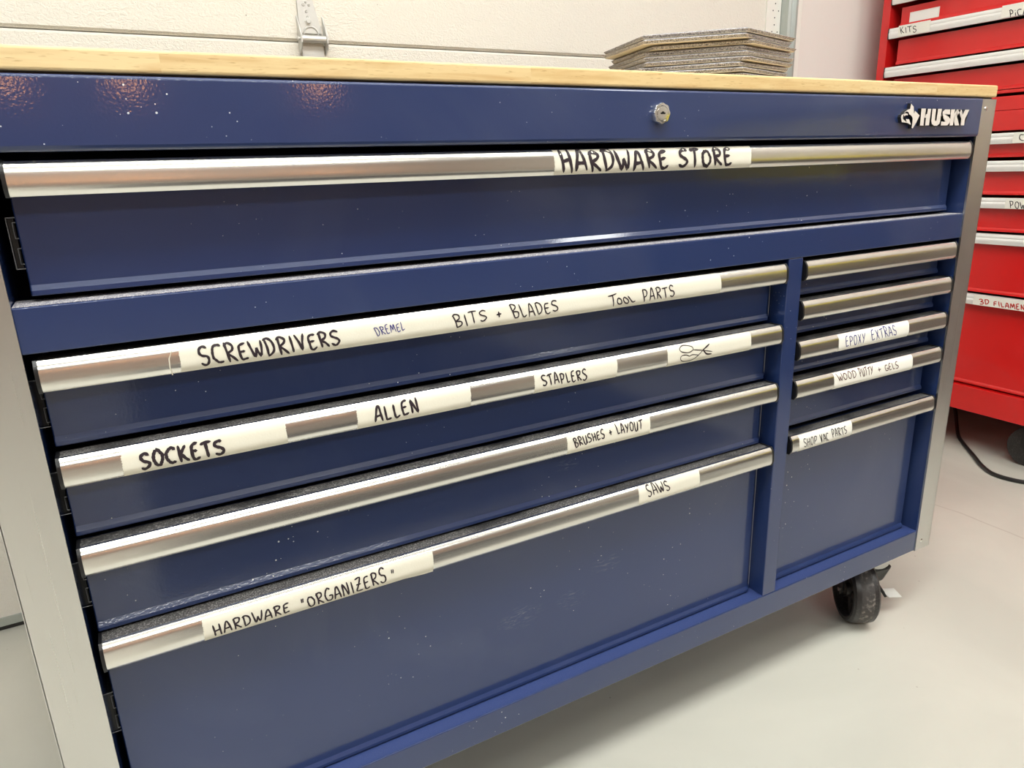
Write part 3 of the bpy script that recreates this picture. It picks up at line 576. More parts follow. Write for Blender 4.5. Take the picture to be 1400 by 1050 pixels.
c.box(XD0 + .003, XD1 - .003, YF + .01, YBK - .004, ZB1, ZM0)
c.box(XLF, XRF, YF + .02, YBK - .004, ZT1 - .004, ZT1)
c.build('carcass', M['blue'], chest)
f = MB().box(XLF + .0003, XRF - .0003, YF, YF + .040, ZB0, ZB1); f.build('bottom_rail', M['blue'], chest, .0012)
led = MB().box(XLF + .001, XRF - .001, YF + .0016, YF + .05, ZB1 + .0001, ZB1 + .0004); led.build('bottom_ledge', M['blue_dusty'], chest)
f = MB().box(XLF + .0003, XRF - .0003, YF, YF + .040, ZM0, ZM1); f.build('middle_rail', M['blue'], chest, .0012)
led = MB().box(XLF + .001, XRF - .001, YF + .0016, YF + .040, ZM1 + .0001, ZM1 + .0005); tag(led.build('ledge_dust', M['ledge_dust'], chest), 'pale sawdust lying on the ledge')
f = MB().box(XD0, XD1, YF + .0006, YF + .04, ZB1 + .0002, ZM0 - .0002); f.build('divider', M['blue'], chest, .0012)
# fixed top rail, lower edge rolled
tr = MB(); tr.extrude_x([(YF - .0055, ZT0 + .0045), (YF - .0055, ZT1 - .002), (YF - .004, ZT1), (YF + .03, ZT1), (YF + .03, ZT0), (YF - .002, ZT0), (YF - .0045, ZT0 + .0015)], XLF + .0005, XRF - .0015)
top_rail = tr.build('top_rail', M['blue'], chest, .0008)
# worktop: runs a touch past the body on both sides
wt = MB().box(XLO - .004, 1.8310 * S, YF - .004, 1.352, ZT1 + .0022, zu(0.1437))
tag(wt.build('worktop', M['wood'], chest, .0025, 3), 'pale butcher block wood worktop')
gs = MB().box(XLO + .004, XRO - .006, YF + .003, 1.33, ZT1, ZT1 + .0022); gs.build('worktop_gap_strip', M['black'], chest)  # black strip set back in the thin gap below the worktop
# steel corner trims: front flange + side return, bright folded inner edge
for s, x0, x1 in ((-1, XLO, XLF), (1, XRF, XRO)):
    t = MB(); t.box(x0, x1, YF - .0015, YF + .0005, ZB0 - .001, ZT1 - .0005)
    xi = x1 if s < 0 else x0
    t.box(xi - .0006, xi + .0006, YF - .0022, YF + .0012, ZB0 - .001, ZT1 - .0005)
    xo = x0 if s < 0 else x1
    t.box(xo - .0007, xo + .0007, YF - .0015, YF + .055, ZB0 - .001, ZT1 - .0005)
    tm = t.build('corner_trim', M['steel_v'], chest); tm['label'] = 'stainless steel corner trim'
    for zz in (zu(.0934), zu(-1.009)):
        sx = 1.7985 * S if s > 0 else -0.137 * S
        q = MB(); q.lathe([(0, .0036), (.0008, .0034), (.0018, .0022), (.0022, 0)], (sx, YF - .0015, zz), (0, -1, 0), 16)
        q.build('trim_screw', M['chrome'], tm)
# lock in the top rail
lx, lz = 0.8370 * S, zu(0.0778); yl = YF - .0055
q = MB(); pr = []
seg = 48; rings = [(0, .0118), (.004, .0120), (.0062, .0112), (.0064, .0088), (.0050, .0082)]
vs = []
for u, r in rings:
    for k in range(seg):
        a = 2 * math.pi * k / seg; rr = r * (1 + (0.045 * math.cos(8 * a) if u < .0063 else 0))
        vs.append((lx + rr * math.cos(a), yl - u, lz + rr * math.sin(a)))
fs = [(i * seg + k, i * seg + (k + 1) % seg, (i + 1) * seg + (k + 1) % seg, (i + 1) * seg + k) for i in range(len(rings) - 1) for k in range(seg)]
q.add(vs, fs, True)
q.lathe([(.0050, .0082), (.0068, .0078), (.0070, .0060), (.0068, 0)], (lx, yl, lz), (0, -1, 0), 36)
q.mat(1); q.box(lx - .0034, lx + .0034, yl - .0073, yl - .0066, lz - .0009, lz + .0009); q.box(lx - .0013, lx + .0013, yl - .0073, yl - .0066, lz - .0004, lz + .0020)
q.build('lock', [M['chrome'], M['black']], top_rail)['label'] = 'round chrome key lock'
# badge: raised dog head and five letters on a thin dark backing
q = MB()
def grow(pts, d):
    cx = sum(p[0] for p in pts) / len(pts); cz = sum(p[1] for p in pts) / len(pts); out = []
    n = len(pts)
    area = sum(pts[i][0] * pts[(i + 1) % n][1] - pts[(i + 1) % n][0] * pts[i][1] for i in range(n))
    sg = 1 if area > 0 else -1
    for i, p in enumerate(pts):
        a = pts[i - 1]; b = pts[(i + 1) % n]
        e1 = (p[0] - a[0], p[1] - a[1]); e2 = (b[0] - p[0], b[1] - p[1])
        n1 = (e1[1], -e1[0]); n2 = (e2[1], -e2[0])
        l1 = math.hypot(*n1) or 1e-9; l2 = math.hypot(*n2) or 1e-9
        nx = n1[0] / l1 + n2[0] / l2; nz = n1[1] / l1 + n2[1] / l2; l = math.hypot(nx, nz) or 1e-9
        out.append((p[0] + sg * nx / l * d, p[1] + sg * nz / l * d))
    return out
def logo_prism(mb, pts, ya, yb):
    bm = bmesh.new(); vv = [bm.verts.new((x, ya, z)) for x, z in pts]; fc = bm.faces.new(vv)
    bmesh.ops.triangulate(bm, faces=[fc]); bm.verts.ensure_lookup_table(); bm.verts.index_update()
    tris = [tuple(v.index for v in f_.verts) for f_ in bm.faces]; bm.free(); n = len(pts)
    mb.add([(x, ya, z) for x, z in pts], tris); keep = mb.mi; mb.mat(1)
    mb.add([(x, ya, z) for x, z in pts] + [(x, yb, z) for x, z in pts], [tuple(i + n for i in t)[::-1] for t in tris] + [(i, (i + 1) % n, (i + 1) % n + n, i + n) for i in range(n)]); mb.mat(keep)
for pts in [DOG_a, DOG_b] + BADGE:
    q.mat(0); logo_prism(q, pts, yl - .0052, yl - .0022)
    q.mat(1); logo_prism(q, grow(pts, .0006), yl - .0030, yl)
q.mat(0); q.lathe([(0, .0007), (.0012, .0009), (.0012, .0005)], (1.2045, yl, 0.9228), (0, -1, 0), 12)
q.build('logo_badge', [M['badge'], M['badge_dark']], top_rail)['label'] = 'raised silver dog head badge with block letters'

# ---- drawers
HT, HY0, HB, HYB = 0.0273, YF + .0022, 0.0045, YF - .0002
def handle_y(t): return HY0 + (HYB - HY0) * t - HB * (1 - abs(2 * t - 1) ** 3.6)
def tape_mesh(x0, x1, zt, zb, ta, tb, seed, off=.00028, flap=None, place=None):
    """masking tape over the pull: torn zigzag ends, thin sheet with real thickness"""
    rnd = random.Random(seed); nx = max(4, int(abs(x1 - x0) / .012)); nt = 22; vs = []; fs = []
    jl = [rnd.uniform(-1, 1) * .0004 + (.0004 if k % 2 else -.0004) for k in range(nt + 1)]; jr = [rnd.uniform(-1, 1) * .0004 + (.0004 if k % 2 else -.0004) for k in range(nt + 1)]
    sl, sr = rnd.uniform(-.0012, .0012), rnd.uniform(-.0012, .0012)
    for layer in (off, off - .0002):
        for k in range(nt + 1):
            s = k / nt
            for i in range(nx + 1):
                u = i / nx; x = x0 + (x1 - x0) * u
                if i == 0: x += jl[k] + sl * (s - .5)
                if i == nx: x += jr[k] + sr * (s - .5)
                t = ta + (tb - ta) * s
                if flap and u > flap[0]: t += flap[1] * s * min(1, (u - flap[0]) * 12)
                vs.append(place(x, t, layer + (0.0008 * max(0, t - 1) * 10)))
    m = (nx + 1) * (nt + 1)
    for l in (0, 1):
        for k in range(nt):
            for i in range(nx):
                a = l * m + k * (nx + 1) + i; fs.append((a, a + 1, a + nx + 2, a + nx + 1))
    return vs, fs, m
def drawer(key, x0, x1, zt, zf0, zf1, tapes=(), slide=None, label=None, HT=.0273):
    """x0..x1 opening for the pull; zt pull top; zf0..zf1 face bottom/top"""
    d = MB(); c1 = 0.006
    fx0, fx1 = x0 + .0003, x1 + .0003
    # face sheet with a rolled lip at the bottom, side returns
    prof = [(YD, zf1), (YD, zf0 + .0090), (YD - .0028, zf0 + .0045), (YD - .0028, zf0 + .0008), (YD - .0022, zf0), (YD + .012, zf0), (YD + .012, zf1)]
    pf2 = [(YD + .0050, zf1), (YD + .0050, zf0 + .0090), (YD + .0032, zf0 + .0045), (YD + .0028, zf0 + .0008), (YD + .0036, zf0), (YD + .012, zf0), (YD + .012, zf1)]
    a0, a1, b1, b0 = fx0 + .001, fx1 - .0085, fx1, fx0
    n = len(prof)
    vs = [(a0, y, z) for y, z in prof] + [(a1, y, z) for y, z in prof] + [(b0, y + .001 if y < YD + .01 else y, z) for y, z in prof] + [(b1, y, z) for y, z in pf2]
    fs = []
    for i in range(n):
        j = (i + 1) % n
        fs += [(i, j, j + n, i + n), (i + 2 * n, j + 2 * n, j, i), (i + n, j + n, j + 3 * n, i + 3 * n)]
    fs += [tuple(range(2 * n, 3 * n)), tuple(range(3 * n, 4 * n))[::-1]]
    d.add(vs, fs)
    d.mat(1); d.box(fx0 + .006, fx1 - .006, YD + .012, YBK - .06, zf0 + .004, min(zf1 - .002, zt - .008))
    dr = d.build('drawer', [M['blue'], M['dark']], chest)
    if label: dr['label'] = label
    # steel pull
    h = MB(); K = 14; hx0, hx1 = x0 + .0028, x1 - .0028
    front = [(handle_y(k / K), zt - HT * k / K) for k in range(K + 1)]
    outer = [(HY0 + .0040, zt)] + front + [(HYB + .0075, zt - HT - .0003)]
    inner = [(HYB + .0075, zt - HT + .0007), (HYB + .0012, zt - HT + .0008)] + [(y + .0011, z) for y, z in front[::-1][1:-1]] + [(HY0 + .0012, zt - .0010), (HY0 + .0040, zt - .0010)]
    h.extrude_x(outer + inner, hx0, hx1, True, False)
    ho = h.build('handle', M['steel'], dr)
    for p in ho.data.polygons:
        if abs(p.normal.x) < .5: p.use_smooth = True
    ho.data.set_sharp_from_angle(angle=math.radians(25))
    ch = MB(); ch.box(hx0, hx1, HY0 + .0040, YD + .0006, zt - .0022, zt - .0005)
    ch.box(hx0, hx1, YD - .0040, YD - .0002, zt - HT * .85, zt - .0022)
    ch.build('handle_channel', M['channel'], dr)
    for xa, xb in ((x0 - .0004, x0 + .0027), (x1 - .0027, x1 + .0004)):
        e = MB(); pr = [(y - .0007, zt - HT * k / K + (.0008 if k == 0 else 0) - (.0008 if k == K else 0)) for k, (y, z) in enumerate(front)] + [(YD - .006, zt - HT - .0012), (YD - .0012, zt - HT + .002), (YD - .0012, zt + .0008)]
        e.extrude_x(pr, xa, xb); e.build('end_cap', M['black'], dr, .0003)
    def put(x, t, off):
        tc = max(0.0, min(1.06, t))
        return (x, handle_y(min(tc, 1.0)) - off, zt - HT * tc)
    if t_over := None: pass
    words = WORDS.get(key, []); done = set()
    for ti, tp in enumerate(tapes):
        ta0, ta1, lab = tp['x'][0], tp['x'][1], tp['label']; m = MB(); mi = tp.get('mat', 'tape')
        vs, fs, cnt = tape_mesh(ta0, ta1, zt, zt - HT, tp.get('ta', .02), tp.get('tb', .99), key + str(ti), flap=tp.get('flap'), place=put)
        m.add(vs, fs, True); inks = []
        placef = lambda x, z: put(x, (zt - z) / HT, .0006)
        for wi, (wd, quad, wid, ink) in enumerate(words):
            if ta0 - .004 < quad[0][0] < ta1:
                if ink not in inks: inks.append(ink)
                m.mat(1 + inks.index(ink)); stroke_mesh(m, word_strokes(wd, quad, .035), wid * 1.3, placef, .25 if wid > .003 else 0)
        if tp.get('draw'):
            inks.append('b'); m.mat(len(inks))
            stroke_mesh(m, [smooth_path([(x, z) for x, z in s]) for s in SCISSORS], .0011, placef)
            stroke_mesh(m, [smooth_path(s) for s in SCISSORS[2:4]], .0021, placef)
        m.build('label_tape', [M[mi]] + [M['ink_' + k] for k in inks], dr)['label'] = lab
    if slide:
        z0, z1 = slide; s = MB(); yy = YD + .012
        xs = x0 - .0045
        s.box(xs - .0022, xs + .0022, yy + .004, YBK - .1, z0, z1)
        s.mat(1)
        def frame(a, b, c_, d_, r):
            for (p, q) in (((a, c_), (b, c_)), ((a, d_), (b, d_)), ((a, c_), (a, d_)), ((b, c_), (b, d_))):
                s.tube([(p[0], yy + .0025, p[1]), (q[0], yy + .0025, q[1])], r, 6)
        frame(xs - .0030, xs + .0055, z0 - .001, z1 + .001, .00045)
        frame(xs + .0010, xs + .0055, z0 + .003, z0 + (z1 - z0) * .40, .0004); frame(xs + .0010, xs + .0055, z0 + (z1 - z0) * .6, z1 - .003, .0004)
        s.build('drawer_slide', [M['slide'], M['slide_edge']], dr)
        if key != 'T':
            s = MB(); s.box(x1 + .0020, x1 + .0032, YD + .0062, YD + .03, zf0 + .003, zt - HT - .001)
            s.build('side_strip', M['slide_edge'], dr)
    return dr
LX0, LX1 = -0.1040 * S, 1.1850 * S
RX0, RX1 = 1.2385 * S, 1.7665 * S
TX1 = 1.7665 * S
tl = lambda word, extra='': 'cream masking tape lettered %s%s' % (word, extra)
TT = TAPES
drawer('T', LX0 + .008, TX1, zu(.0245), zu(-.1302), zu(.010), [dict(x=TT['T'][0], label=tl('HARDWARE STORE'))], (zu(-.098), zu(-.040)), 'full width top drawer')
d1 = drawer('L1', LX0, LX1, zu(-.2040), zu(-.3224), zu(-.211), [dict(x=TT['L1'][0], label=tl('SCREWDRIVERS, DREMEL, BITS, BLADES and TOOL PARTS'))], (zu(-.300), zu(-.24)))
sl = MB().tube([(.0345, handle_y(.02) - .0008, zu(-.2040) - .0273 * .02), (.0325, handle_y(.2) - .0010, zu(-.2040) - .0273 * .22), (.0295, handle_y(.5) - .0010, zu(-.2040) - .0273 * .45), (.0290, handle_y(.8) - .0009, zu(-.2040) - .0273 * .75), (.0303, handle_y(1) - .0008, zu(-.2040) - .0273 * 1.03)], .0005, 6)
sl.build('tape_sliver', M['tape'], d1)
drawer('L2', LX0, LX1, zu(-.3300), zu(-.4500), zu(-.337), [dict(x=TT['L2'][0], label=tl('SOCKETS')), dict(x=TT['L2'][1], label=tl('ALLEN')), dict(x=TT['L2'][2], label=tl('STAPLERS')), dict(x=TT['L2'][3], label='cream masking tape with a small drawing of scissors', draw=True)], (zu(-.424), zu(-.366)))
drawer('L3', LX0, LX1, zu(-.4565), zu(-.5975), zu(-.463), [dict(x=TT['L3'][0], label=tl('BRUSHES + LAYOUT'))], (zu(-.566), zu(-.50)))
drawer('L4', LX0, LX1, zu(-.6010), zu(-.9720), zu(-.611), [dict(x=TT['L4'][0], ta=.12, tb=1.0, flap=(.86, .05), label=tl('HARDWARE "ORGANIZERS"')), dict(x=TT['L4'][1], ta=-.03, tb=.86, label=tl('SAWS'))], (zu(-.78), zu(-.715)), 'deep bottom left drawer', HT=.0290)
drawer('R1', RX0, RX1, zu(-.2035), zu(-.2799), zu(-.211))
drawer('R2', RX0, RX1, zu(-.2875), zu(-.3635), zu(-.295))
drawer('R3', RX0, RX1, zu(-.3745), zu(-.4520), zu(-.382), [dict(x=TT['R3'][0], label='white tape lettered EPOXY EXTRAS in blue pen', mat='tape_w')])
drawer('R4', RX0, RX1, zu(-.4620), zu(-.5777), zu(-.469), [dict(x=TT['R4'][0], label='white tape lettered WOOD PUTTY + GELS in brown pen', mat='tape_w')])
drawer('R5', RX0, RX1, zu(-.5900), zu(-.9715), zu(-.597), [dict(x=TT['R5'][0], label='white tape lettered SHOP VAC PARTS', mat='tape_w')], None, 'deep bottom right drawer')

# ---- casters
def caster(cx, cy, ang, brake):
    """wheel centre (cx, cy); rolling direction ang in degrees"""
    a = math.radians(ang); r = Vector((math.cos(a), math.sin(a), 0)); ax = Vector((r.y, -r.x, 0)); C = Vector((cx, cy, .0635))
    cst = empty('caster', (cx, cy, ZB0)); cst.parent = chest; cst.location = Vector((cx, cy, ZB0)) - chest.location
    w = MB(); W2 = .0245
    w.lathe([(-.017, .050), (-W2, .052), (-W2, .0575), (-W2 + .004, .0618), (-.012, .0632)], C, ax, 56)
    w.lathe([(.012, .0632), (W2 - .004, .0618), (W2, .0575), (W2, .052), (.017, .050)], C, ax, 56)
    w.mat(1); w.lathe([(-.012, .0632), (-.006, .0635), (.006, .0635), (.012, .0632)], C, ax, 56)
    w.mat(0); w.lathe([(.017, .050), (.008, .047), (-.008, .047), (-.017, .050)], C, ax, 56)
    w.lathe([(-.020, .0), (-.020, .012), (-.016, .014), (.016, .014), (.020, .012), (.020, 0)], C, ax, 24)
    for k in range(6):
        t = math.radians(60 * k + 15); u = (r * math.cos(t) + Vector((0, 0, 1)) * math.sin(t)); v = ax.cross(u)
        pts = [C + u * d_ + v * s_ * wd for d_, wd in ((.012, .0065), (.049, .0045)) for s_ in (-1, 1)]
        vs = [p - ax * .012 for p in pts] + [p + ax * .012 for p in pts]
        w.add(vs, [(0, 1, 3, 2), (4, 6, 7, 5), (0, 4, 5, 1), (2, 3, 7, 6), (0, 2, 6, 4), (1, 5, 7, 3)])
    w.build('wheel', [M['rubber'], M['tread']], cst)
    sw = C + r * .030
    if brake:
        fk0 = MB(); fk0.add([(1.180, .745, .078), (1.216, .735, .078), (1.222, .765, .078), (1.180, .775, .078), (1.180, .736, .114), (1.230, .726, .114), (1.234, .775, .114), (1.180, .785, .114)], [(3, 2, 1, 0), (4, 5, 6, 7), (0, 1, 5, 4), (1, 2, 6, 5), (2, 3, 7, 6), (3, 0, 4, 7)])
        fk0.build('swivel_housing', M['black'], cst, .006)
        fk0 = MB(); fk0.lathe([(0, 0), (0, .026), (.004, .029), (.014, .028), (.018, .034), (.036, .034), (.036, 0)], (1.204, .755, .115), (0, 0, 1), 32); fk0.build('swivel_cup', M['zinc'], cst)
    p = MB(); p.box(sw.x - .05, sw.x + .045, max(YF + .042, sw.y - .045), sw.y + .045, ZB0 - .0035, ZB0); p.build('mounting_plate', M['zinc'], cst, .001)
    p = MB(); p.lathe([(0, .030), (.003, .030), (.009, .026), (.009, 0)], (sw.x, sw.y, ZB0 - .0035), (0, 0, -1), 32); p.build('swivel_race', M['zinc'], cst)
    fk = MB()
    for s_ in (-1, 1):
        off = ax * s_ * .0265
        pts = [C + r * .034 + Vector((0, 0, .072)), C - r * .004 + Vector((0, 0, .072)), C - r * .012 + Vector((0, 0, .0)), C + Vector((0, 0, -.012)), C + r * .012 + Vector((0, 0, 0)), C + r * .050 + Vector((0, 0, .060))]
        vs = [q_ + off for q_ in pts] + [q_ + off + ax * s_ * .003 for q_ in pts]; k = len(pts)
        fk.add(vs, [tuple(range(k)), tuple(range(k, 2 * k))[::-1]] + [(i, (i + 1) % k, (i + 1) % k + k, i + k) for i in range(k)])
    cr = [C + r * dd + ax * s_ * .0295 + Vector((0, 0, zz)) for dd in (-.004, .060) for s_ in (-1, 1) for zz in (.0705, .0755)]
    fk.add(cr, [(0, 1, 3, 2), (4, 6, 7, 5), (0, 4, 5, 1), (2, 3, 7, 6), (0, 2, 6, 4), (1, 5, 7, 3)])
    # skirt over the rear of the wheel
    sk = []
    for s_ in (-.0295, .0295):
        sk += [C + ax * s_ + r * .060 + Vector((0, 0, .0755)), C + ax * s_ + r * .070 + Vector((0, 0, .058)), C + ax * s_ + r * .066 + Vector((0, 0, .038)), C + ax * s_ + r * .055 + Vector((0, 0, .060))]
    fk.add(sk, [(0, 1, 2, 3), (7, 6, 5, 4), (0, 4, 5, 1), (1, 5, 6, 2), (2, 6, 7, 3), (3, 7, 4, 0)])
    fk.build('fork', M['black'], cst)
    ab = MB(); ab.tube([C - ax * .033, C + ax * .033], .0042, 6, False); ab.build('axle_bolt', M['chrome'], cst)
    if brake:
        b = MB(); b.tube([C + ax * .031 + r * .030 + Vector((0, 0, .03)), (1.226, .752, .060), (1.236, .738, .036)], .0032, 8)
        b.build('brake_arm', M['black'], cst)
        b = MB(); P0 = Vector((1.2310, .7480, .0500)); u = Vector((.028, -.010, -.003)); v = Vector((.006, -.016, -.014)); nrm = u.cross(v).normalized() * .0012
        pts = [P0, P0 + u, P0 + u + v, P0 + v]; b.add([q_ + nrm for q_ in pts] + [q_ - nrm for q_ in pts], [(0, 1, 2, 3), (7, 6, 5, 4), (0, 4, 5, 1), (1, 5, 6, 2), (2, 6, 7, 3), (3, 7, 4, 0)])
        tag(b.build('brake_pedal', M['zinc'], cst, .0006), 'bare metal brake pedal')
    return cst
caster(1.169, .760, 57, True)
caster(XLO + .12, .765, 40, False)
caster(1.178, 1.20, 90, False)
caster(XLO + .12, 1.20, 90, False)

# ================================================================ felt panels on the worktop
ZW = zu(0.1437)
def panel(i, z, cx, cy, rot, s, th):
    m = MB(); A = [rot + k * math.pi / 3 for k in range(6)]
    ring = lambda r, zz: [(cx + r * math.cos(a), cy + r * math.sin(a), zz) for a in A]
    rr = random.Random(i)
    # felt body with bevelled edge, finely divided so it can sag a little at the corners
    def rings(r, zz, sag):
        out = []
        for k in range(6):
            for j in range(8):
                t = j / 8; a, b = A[k], A[(k + 1) % 6]
                x = cx + r * (math.cos(a) * (1 - t) + math.cos(b) * t); y = cy + r * (math.sin(a) * (1 - t) + math.sin(b) * t)
                out.append((x, y, zz + sag * (0.5 - abs(t - .5)) * 2))
        return out
    levels = [(s - .009, th), (s - .006, th - .0008), (s, th - .0030), (s - .0040, .0020), (s - .0055, .0014)]
    R = [rings(r, z + zz, 0) for r, zz in levels]; n = 48; vs = sum(R, []); fs = []
    for l in range(len(R) - 1): fs += [(l * n + k, l * n + (k + 1) % n, (l + 1) * n + (k + 1) % n, (l + 1) * n + k) for k in range(n)]
    fs += [tuple(range(n)), tuple(range((len(R) - 1) * n, len(R) * n))[::-1]]
    m.add(vs, fs)
    o = m.build('felt_panel', M['felt'])
    b = MB(); R2 = [rings(s - .0045 + .002 * rr.random(), z + .0014, 0), rings(s - .0045 + .002 * rr.random(), z + .0006, 0)]; vs = sum(R2, [])
    b.add(vs, [tuple(range(n)), tuple(range(n, 2 * n))[::-1]] + [(k, (k + 1) % n, (k + 1) % n + n, k + n) for k in range(n)])
    b.build('backing_sheet', M['cream_board'], o)
    return o
NP = 13; TH = (0.1135 / NP)
HX, HYc, HR = 1.045, 1.135, .1745
shifts = {12: (0, 0, 0), 11: (-.008, -.004, .02), 10: (.010, -.003, .03), 9: (.006, .004, -.02), 8: (.005, .002, .0), 7: (.002, .0, .02), 6: (-.004, .002, -.02), 5: (-.006, .001, .02)}
order = ['bottom', 'second from the bottom', 'third from the bottom', 'fourth from the bottom', 'fifth from the bottom', 'sixth from the bottom', 'in the middle', 'sixth from the top', 'fifth from the top', 'fourth from the top', 'third from the top', 'second from the top', 'topmost']
rp = random.Random(3)
for i in range(NP):
    dx, dy, dr_ = shifts.get(i, (rp.uniform(-.006, .004), rp.uniform(-.003, .005), rp.uniform(-.03, .03)))
    o = panel(i, ZW + .0003 + i * TH, HX + dx, HYc + dy, 5.51 + dr_, HR + (.004 if i == 12 else rp.uniform(-.003, .002)), TH - .0004)
    tag(o, 'grey hexagonal felt panel on the worktop, %s of its stack' % order[i] if i not in (6,) else 'grey hexagonal felt panel on the worktop, seventh and exactly in the middle of its stack', 'felt panel', 'stack of grey felt panels on the worktop')

# ================================================================ red tool chests by the right wall
XC = 2.1695; YL = 1.550; YR = 0.505; XBK = 2.70
def red_word(m, key, mi, width):
    w, q = RED_WORDS[key]
    m.mat(mi); stroke_mesh(m, word_strokes(w, q, .04), width, lambda y, z: (XC - .0062, y, z))
def red_drawer(parent, z_face0, z_face1, zt, ht=.028, tapes=(), holder=None):
    y0, y1 = YR + .028, YL - .052
    d = MB(); X0 = XC + .017
    # face plus lip, built along y
    prof = [(X0, z_face1), (X0, z_face0 + .010), (X0 - .003, z_face0 + .005), (X0 - .003, z_face0), (X0 + .012, z_face0), (X0 + .012, z_face1)]
    n = len(prof); vs = [(x, y0, z) for x, z in prof] + [(x, y1, z) for x, z in prof]
    d.add(vs, [(i, (i + 1) % n, (i + 1) % n + n, i + n) for i in range(n)] + [tuple(range(n)), tuple(range(n, 2 * n))[::-1]])
    d.mat(1); d.box(X0 + .012, XBK - .08, y0 + .005, y1 - .005, z_face0 + .004, z_face1 - .004)
    dr = d.build('drawer', [M['red'], M['dark']], parent)
    h = MB(); ya, yb = YR + .03, YL - .031; K = 8
    fr = [(XC - .0025 - .0025 * math.sin(math.pi * k / K) + (.0018 if k == 3 else 0), zt - ht * k / K) for k in range(K + 1)]
    pr = [(X0 + .001, zt)] + [(XC + .001, zt)] + fr + [(XC + .006, zt - ht), (XC + .006, zt - ht + .0012)] + [(x + .0012, z) for x, z in fr[::-1][1:-1]] + [(XC + .001, zt - .0012), (X0 + .001, zt - .0012)]
    n = len(pr); vs = [(x, ya, z) for x, z in pr] + [(x, yb, z) for x, z in pr]
    h.add(vs, [(i, (i + 1) % n, (i + 1) % n + n, i + n) for i in range(n)] + [tuple(range(n)), tuple(range(n, 2 * n))[::-1]])
    h.build('handle', M['alu'], dr)
    for yy in (ya - .002, yb):
        e = MB(); e.box(XC - .0058, XC + .016, yy, yy + .002, zt - ht - .0008, zt + .0008); e.build('end_cap', M['black'], dr, .0003)
    for tp in tapes:
        m = MB(); m.box(XC - .0059, XC - .0052, tp['y'][1], tp['y'][0], zt - ht + tp.get('zb', .001), zt + tp.get('zt', -.001))
        for k, ink_i in tp['words']: red_word(m, k, 1, tp.get('w', .0021))
        m.build('label_tape', [M['tape_w'], M['ink_r' if tp.get('red') else 'ink_b']], dr)['label'] = tp['label']
    if holder:
        m = MB(); (ya_, yb_), (za, zb) = holder
        m.box(X0 - .0016, X0 - .0001, yb_, ya_, za, zb)
        m.mat(1); m.box(X0 - .0022, X0 - .0016, yb_ + .003, ya_ - .003, za + .003, zb - .003)
        m.build('label_holder', [M['white_trim'], M['alu']], dr, .0003)['label'] = 'small blank label holder'
    return dr
def red_body(parent, z0, z1, rails, base=None):
    c = MB()
    c.box(XC + .0, XBK, YL - .026, YL, z0, z1); c.box(XC, XBK, YR, YR + .026, z0, z1)           # side columns
    c.box(XBK - .004, XBK, YR + .026, YL - .026, z0, z1); c.box(XC + .012, XBK - .004, YR + .026, YL - .026, z1 - .004, z1)
    for a, b in rails: c.box(XC + .0004, XC + .05, YR + .026, YL - .026, a, b)
    c.box(XC + .05, XBK - .004, YR + .026, YL - .026, z0, z0 + .004)
    c.build('body', M['red'], parent, .0015)
top = empty('top_chest', (2.43, 1.03, 1.030))
tag(top, 'red drawered top chest standing on the red rolling cabinet by the right wall', 'tool chest')
red_body(top, 1.0285, 1.545, [(1.0285, 1.037), (1.515, 1.545)])
red_drawer(top, 1.0400, 1.1010, 1.1352)
red_drawer(top, 1.1420, 1.2100, 1.2437, tapes=[dict(y=(1.4873, 1.3905), zb=.001, zt=.003, words=[('K', 0)], label='white tape lettered KITS in thin black pen'), dict(y=(1.1966, 1.06), words=[('P', 0)], zt=.003, label='white tape at the picture edge starting with PiCa')])
red_drawer(top, 1.2470, 1.2990, 1.3370, holder=((1.4705, 1.3815), (1.2515, 1.2815)))
red_drawer(top, 1.3440, 1.4000, 1.4300)
red_drawer(top, 1.4370, 1.4800, 1.5080)
cab = empty('rolling_cabinet', (2.43, 1.03, 0.0))
tag(cab, 'red rolling tool cabinet on black casters by the right wall, under the red top chest', 'tool cabinet')
red_body(cab, 0.134, 1.0210, [(0.134, 0.2095), (0.985, 1.0210), (0.9330, 0.9845)])
red_drawer(cab, 0.8640, 0.9020, 0.9268, tapes=[dict(y=(1.1176, 1.04), words=[('C', 0)], label='white tape cut off by the picture edge')])
red_drawer(cab, 0.7640, 0.8290, 0.8545)
red_drawer(cab, 0.6640, 0.7300, 0.7560, tapes=[dict(y=(1.1102, 1.02), words=[('W', 0)], label='white tape lettered POW in black')])
red_drawer(cab, 0.4900, 0.6310, 0.6575)
red_drawer(cab, 0.2150, 0.4560, 0.4835, tapes=[dict(y=(1.1547, .955), words=[('3', 0), ('F', 0)], red=True, w=.0028, zt=.001, zb=.0005, label='white tape lettered 3D FILAMENT in red marker')])
def cab_caster(cx, cy):
    e = empty('caster', (cx, cy, .13)); e.parent = cab; e.location = Vector((cx, cy, .13)) - cab.location
    w = MB(); w.lathe([(-.02, 0), (-.02, .052), (-.016, .060), (.016, .060), (.02, .052), (.02, 0)], (cx, cy, .060), (1, .2, 0), 36); w.build('wheel', M['rubber'], e)
    p = MB(); p.box(cx - .045, cx + .045, cy - .04, cy + .04, .130, .1338); p.box(cx - .028, cx - .025, cy - .02, cy + .02, .055, .130); p.box(cx + .025, cx + .028, cy - .02, cy + .02, .055, .130); p.build('fork', M['black'], e)
for cx, cy in ((2.235, .965), (2.235, 1.46), (2.235, .56), (2.62, .60), (2.62, 1.46)): cab_caster(cx, cy)

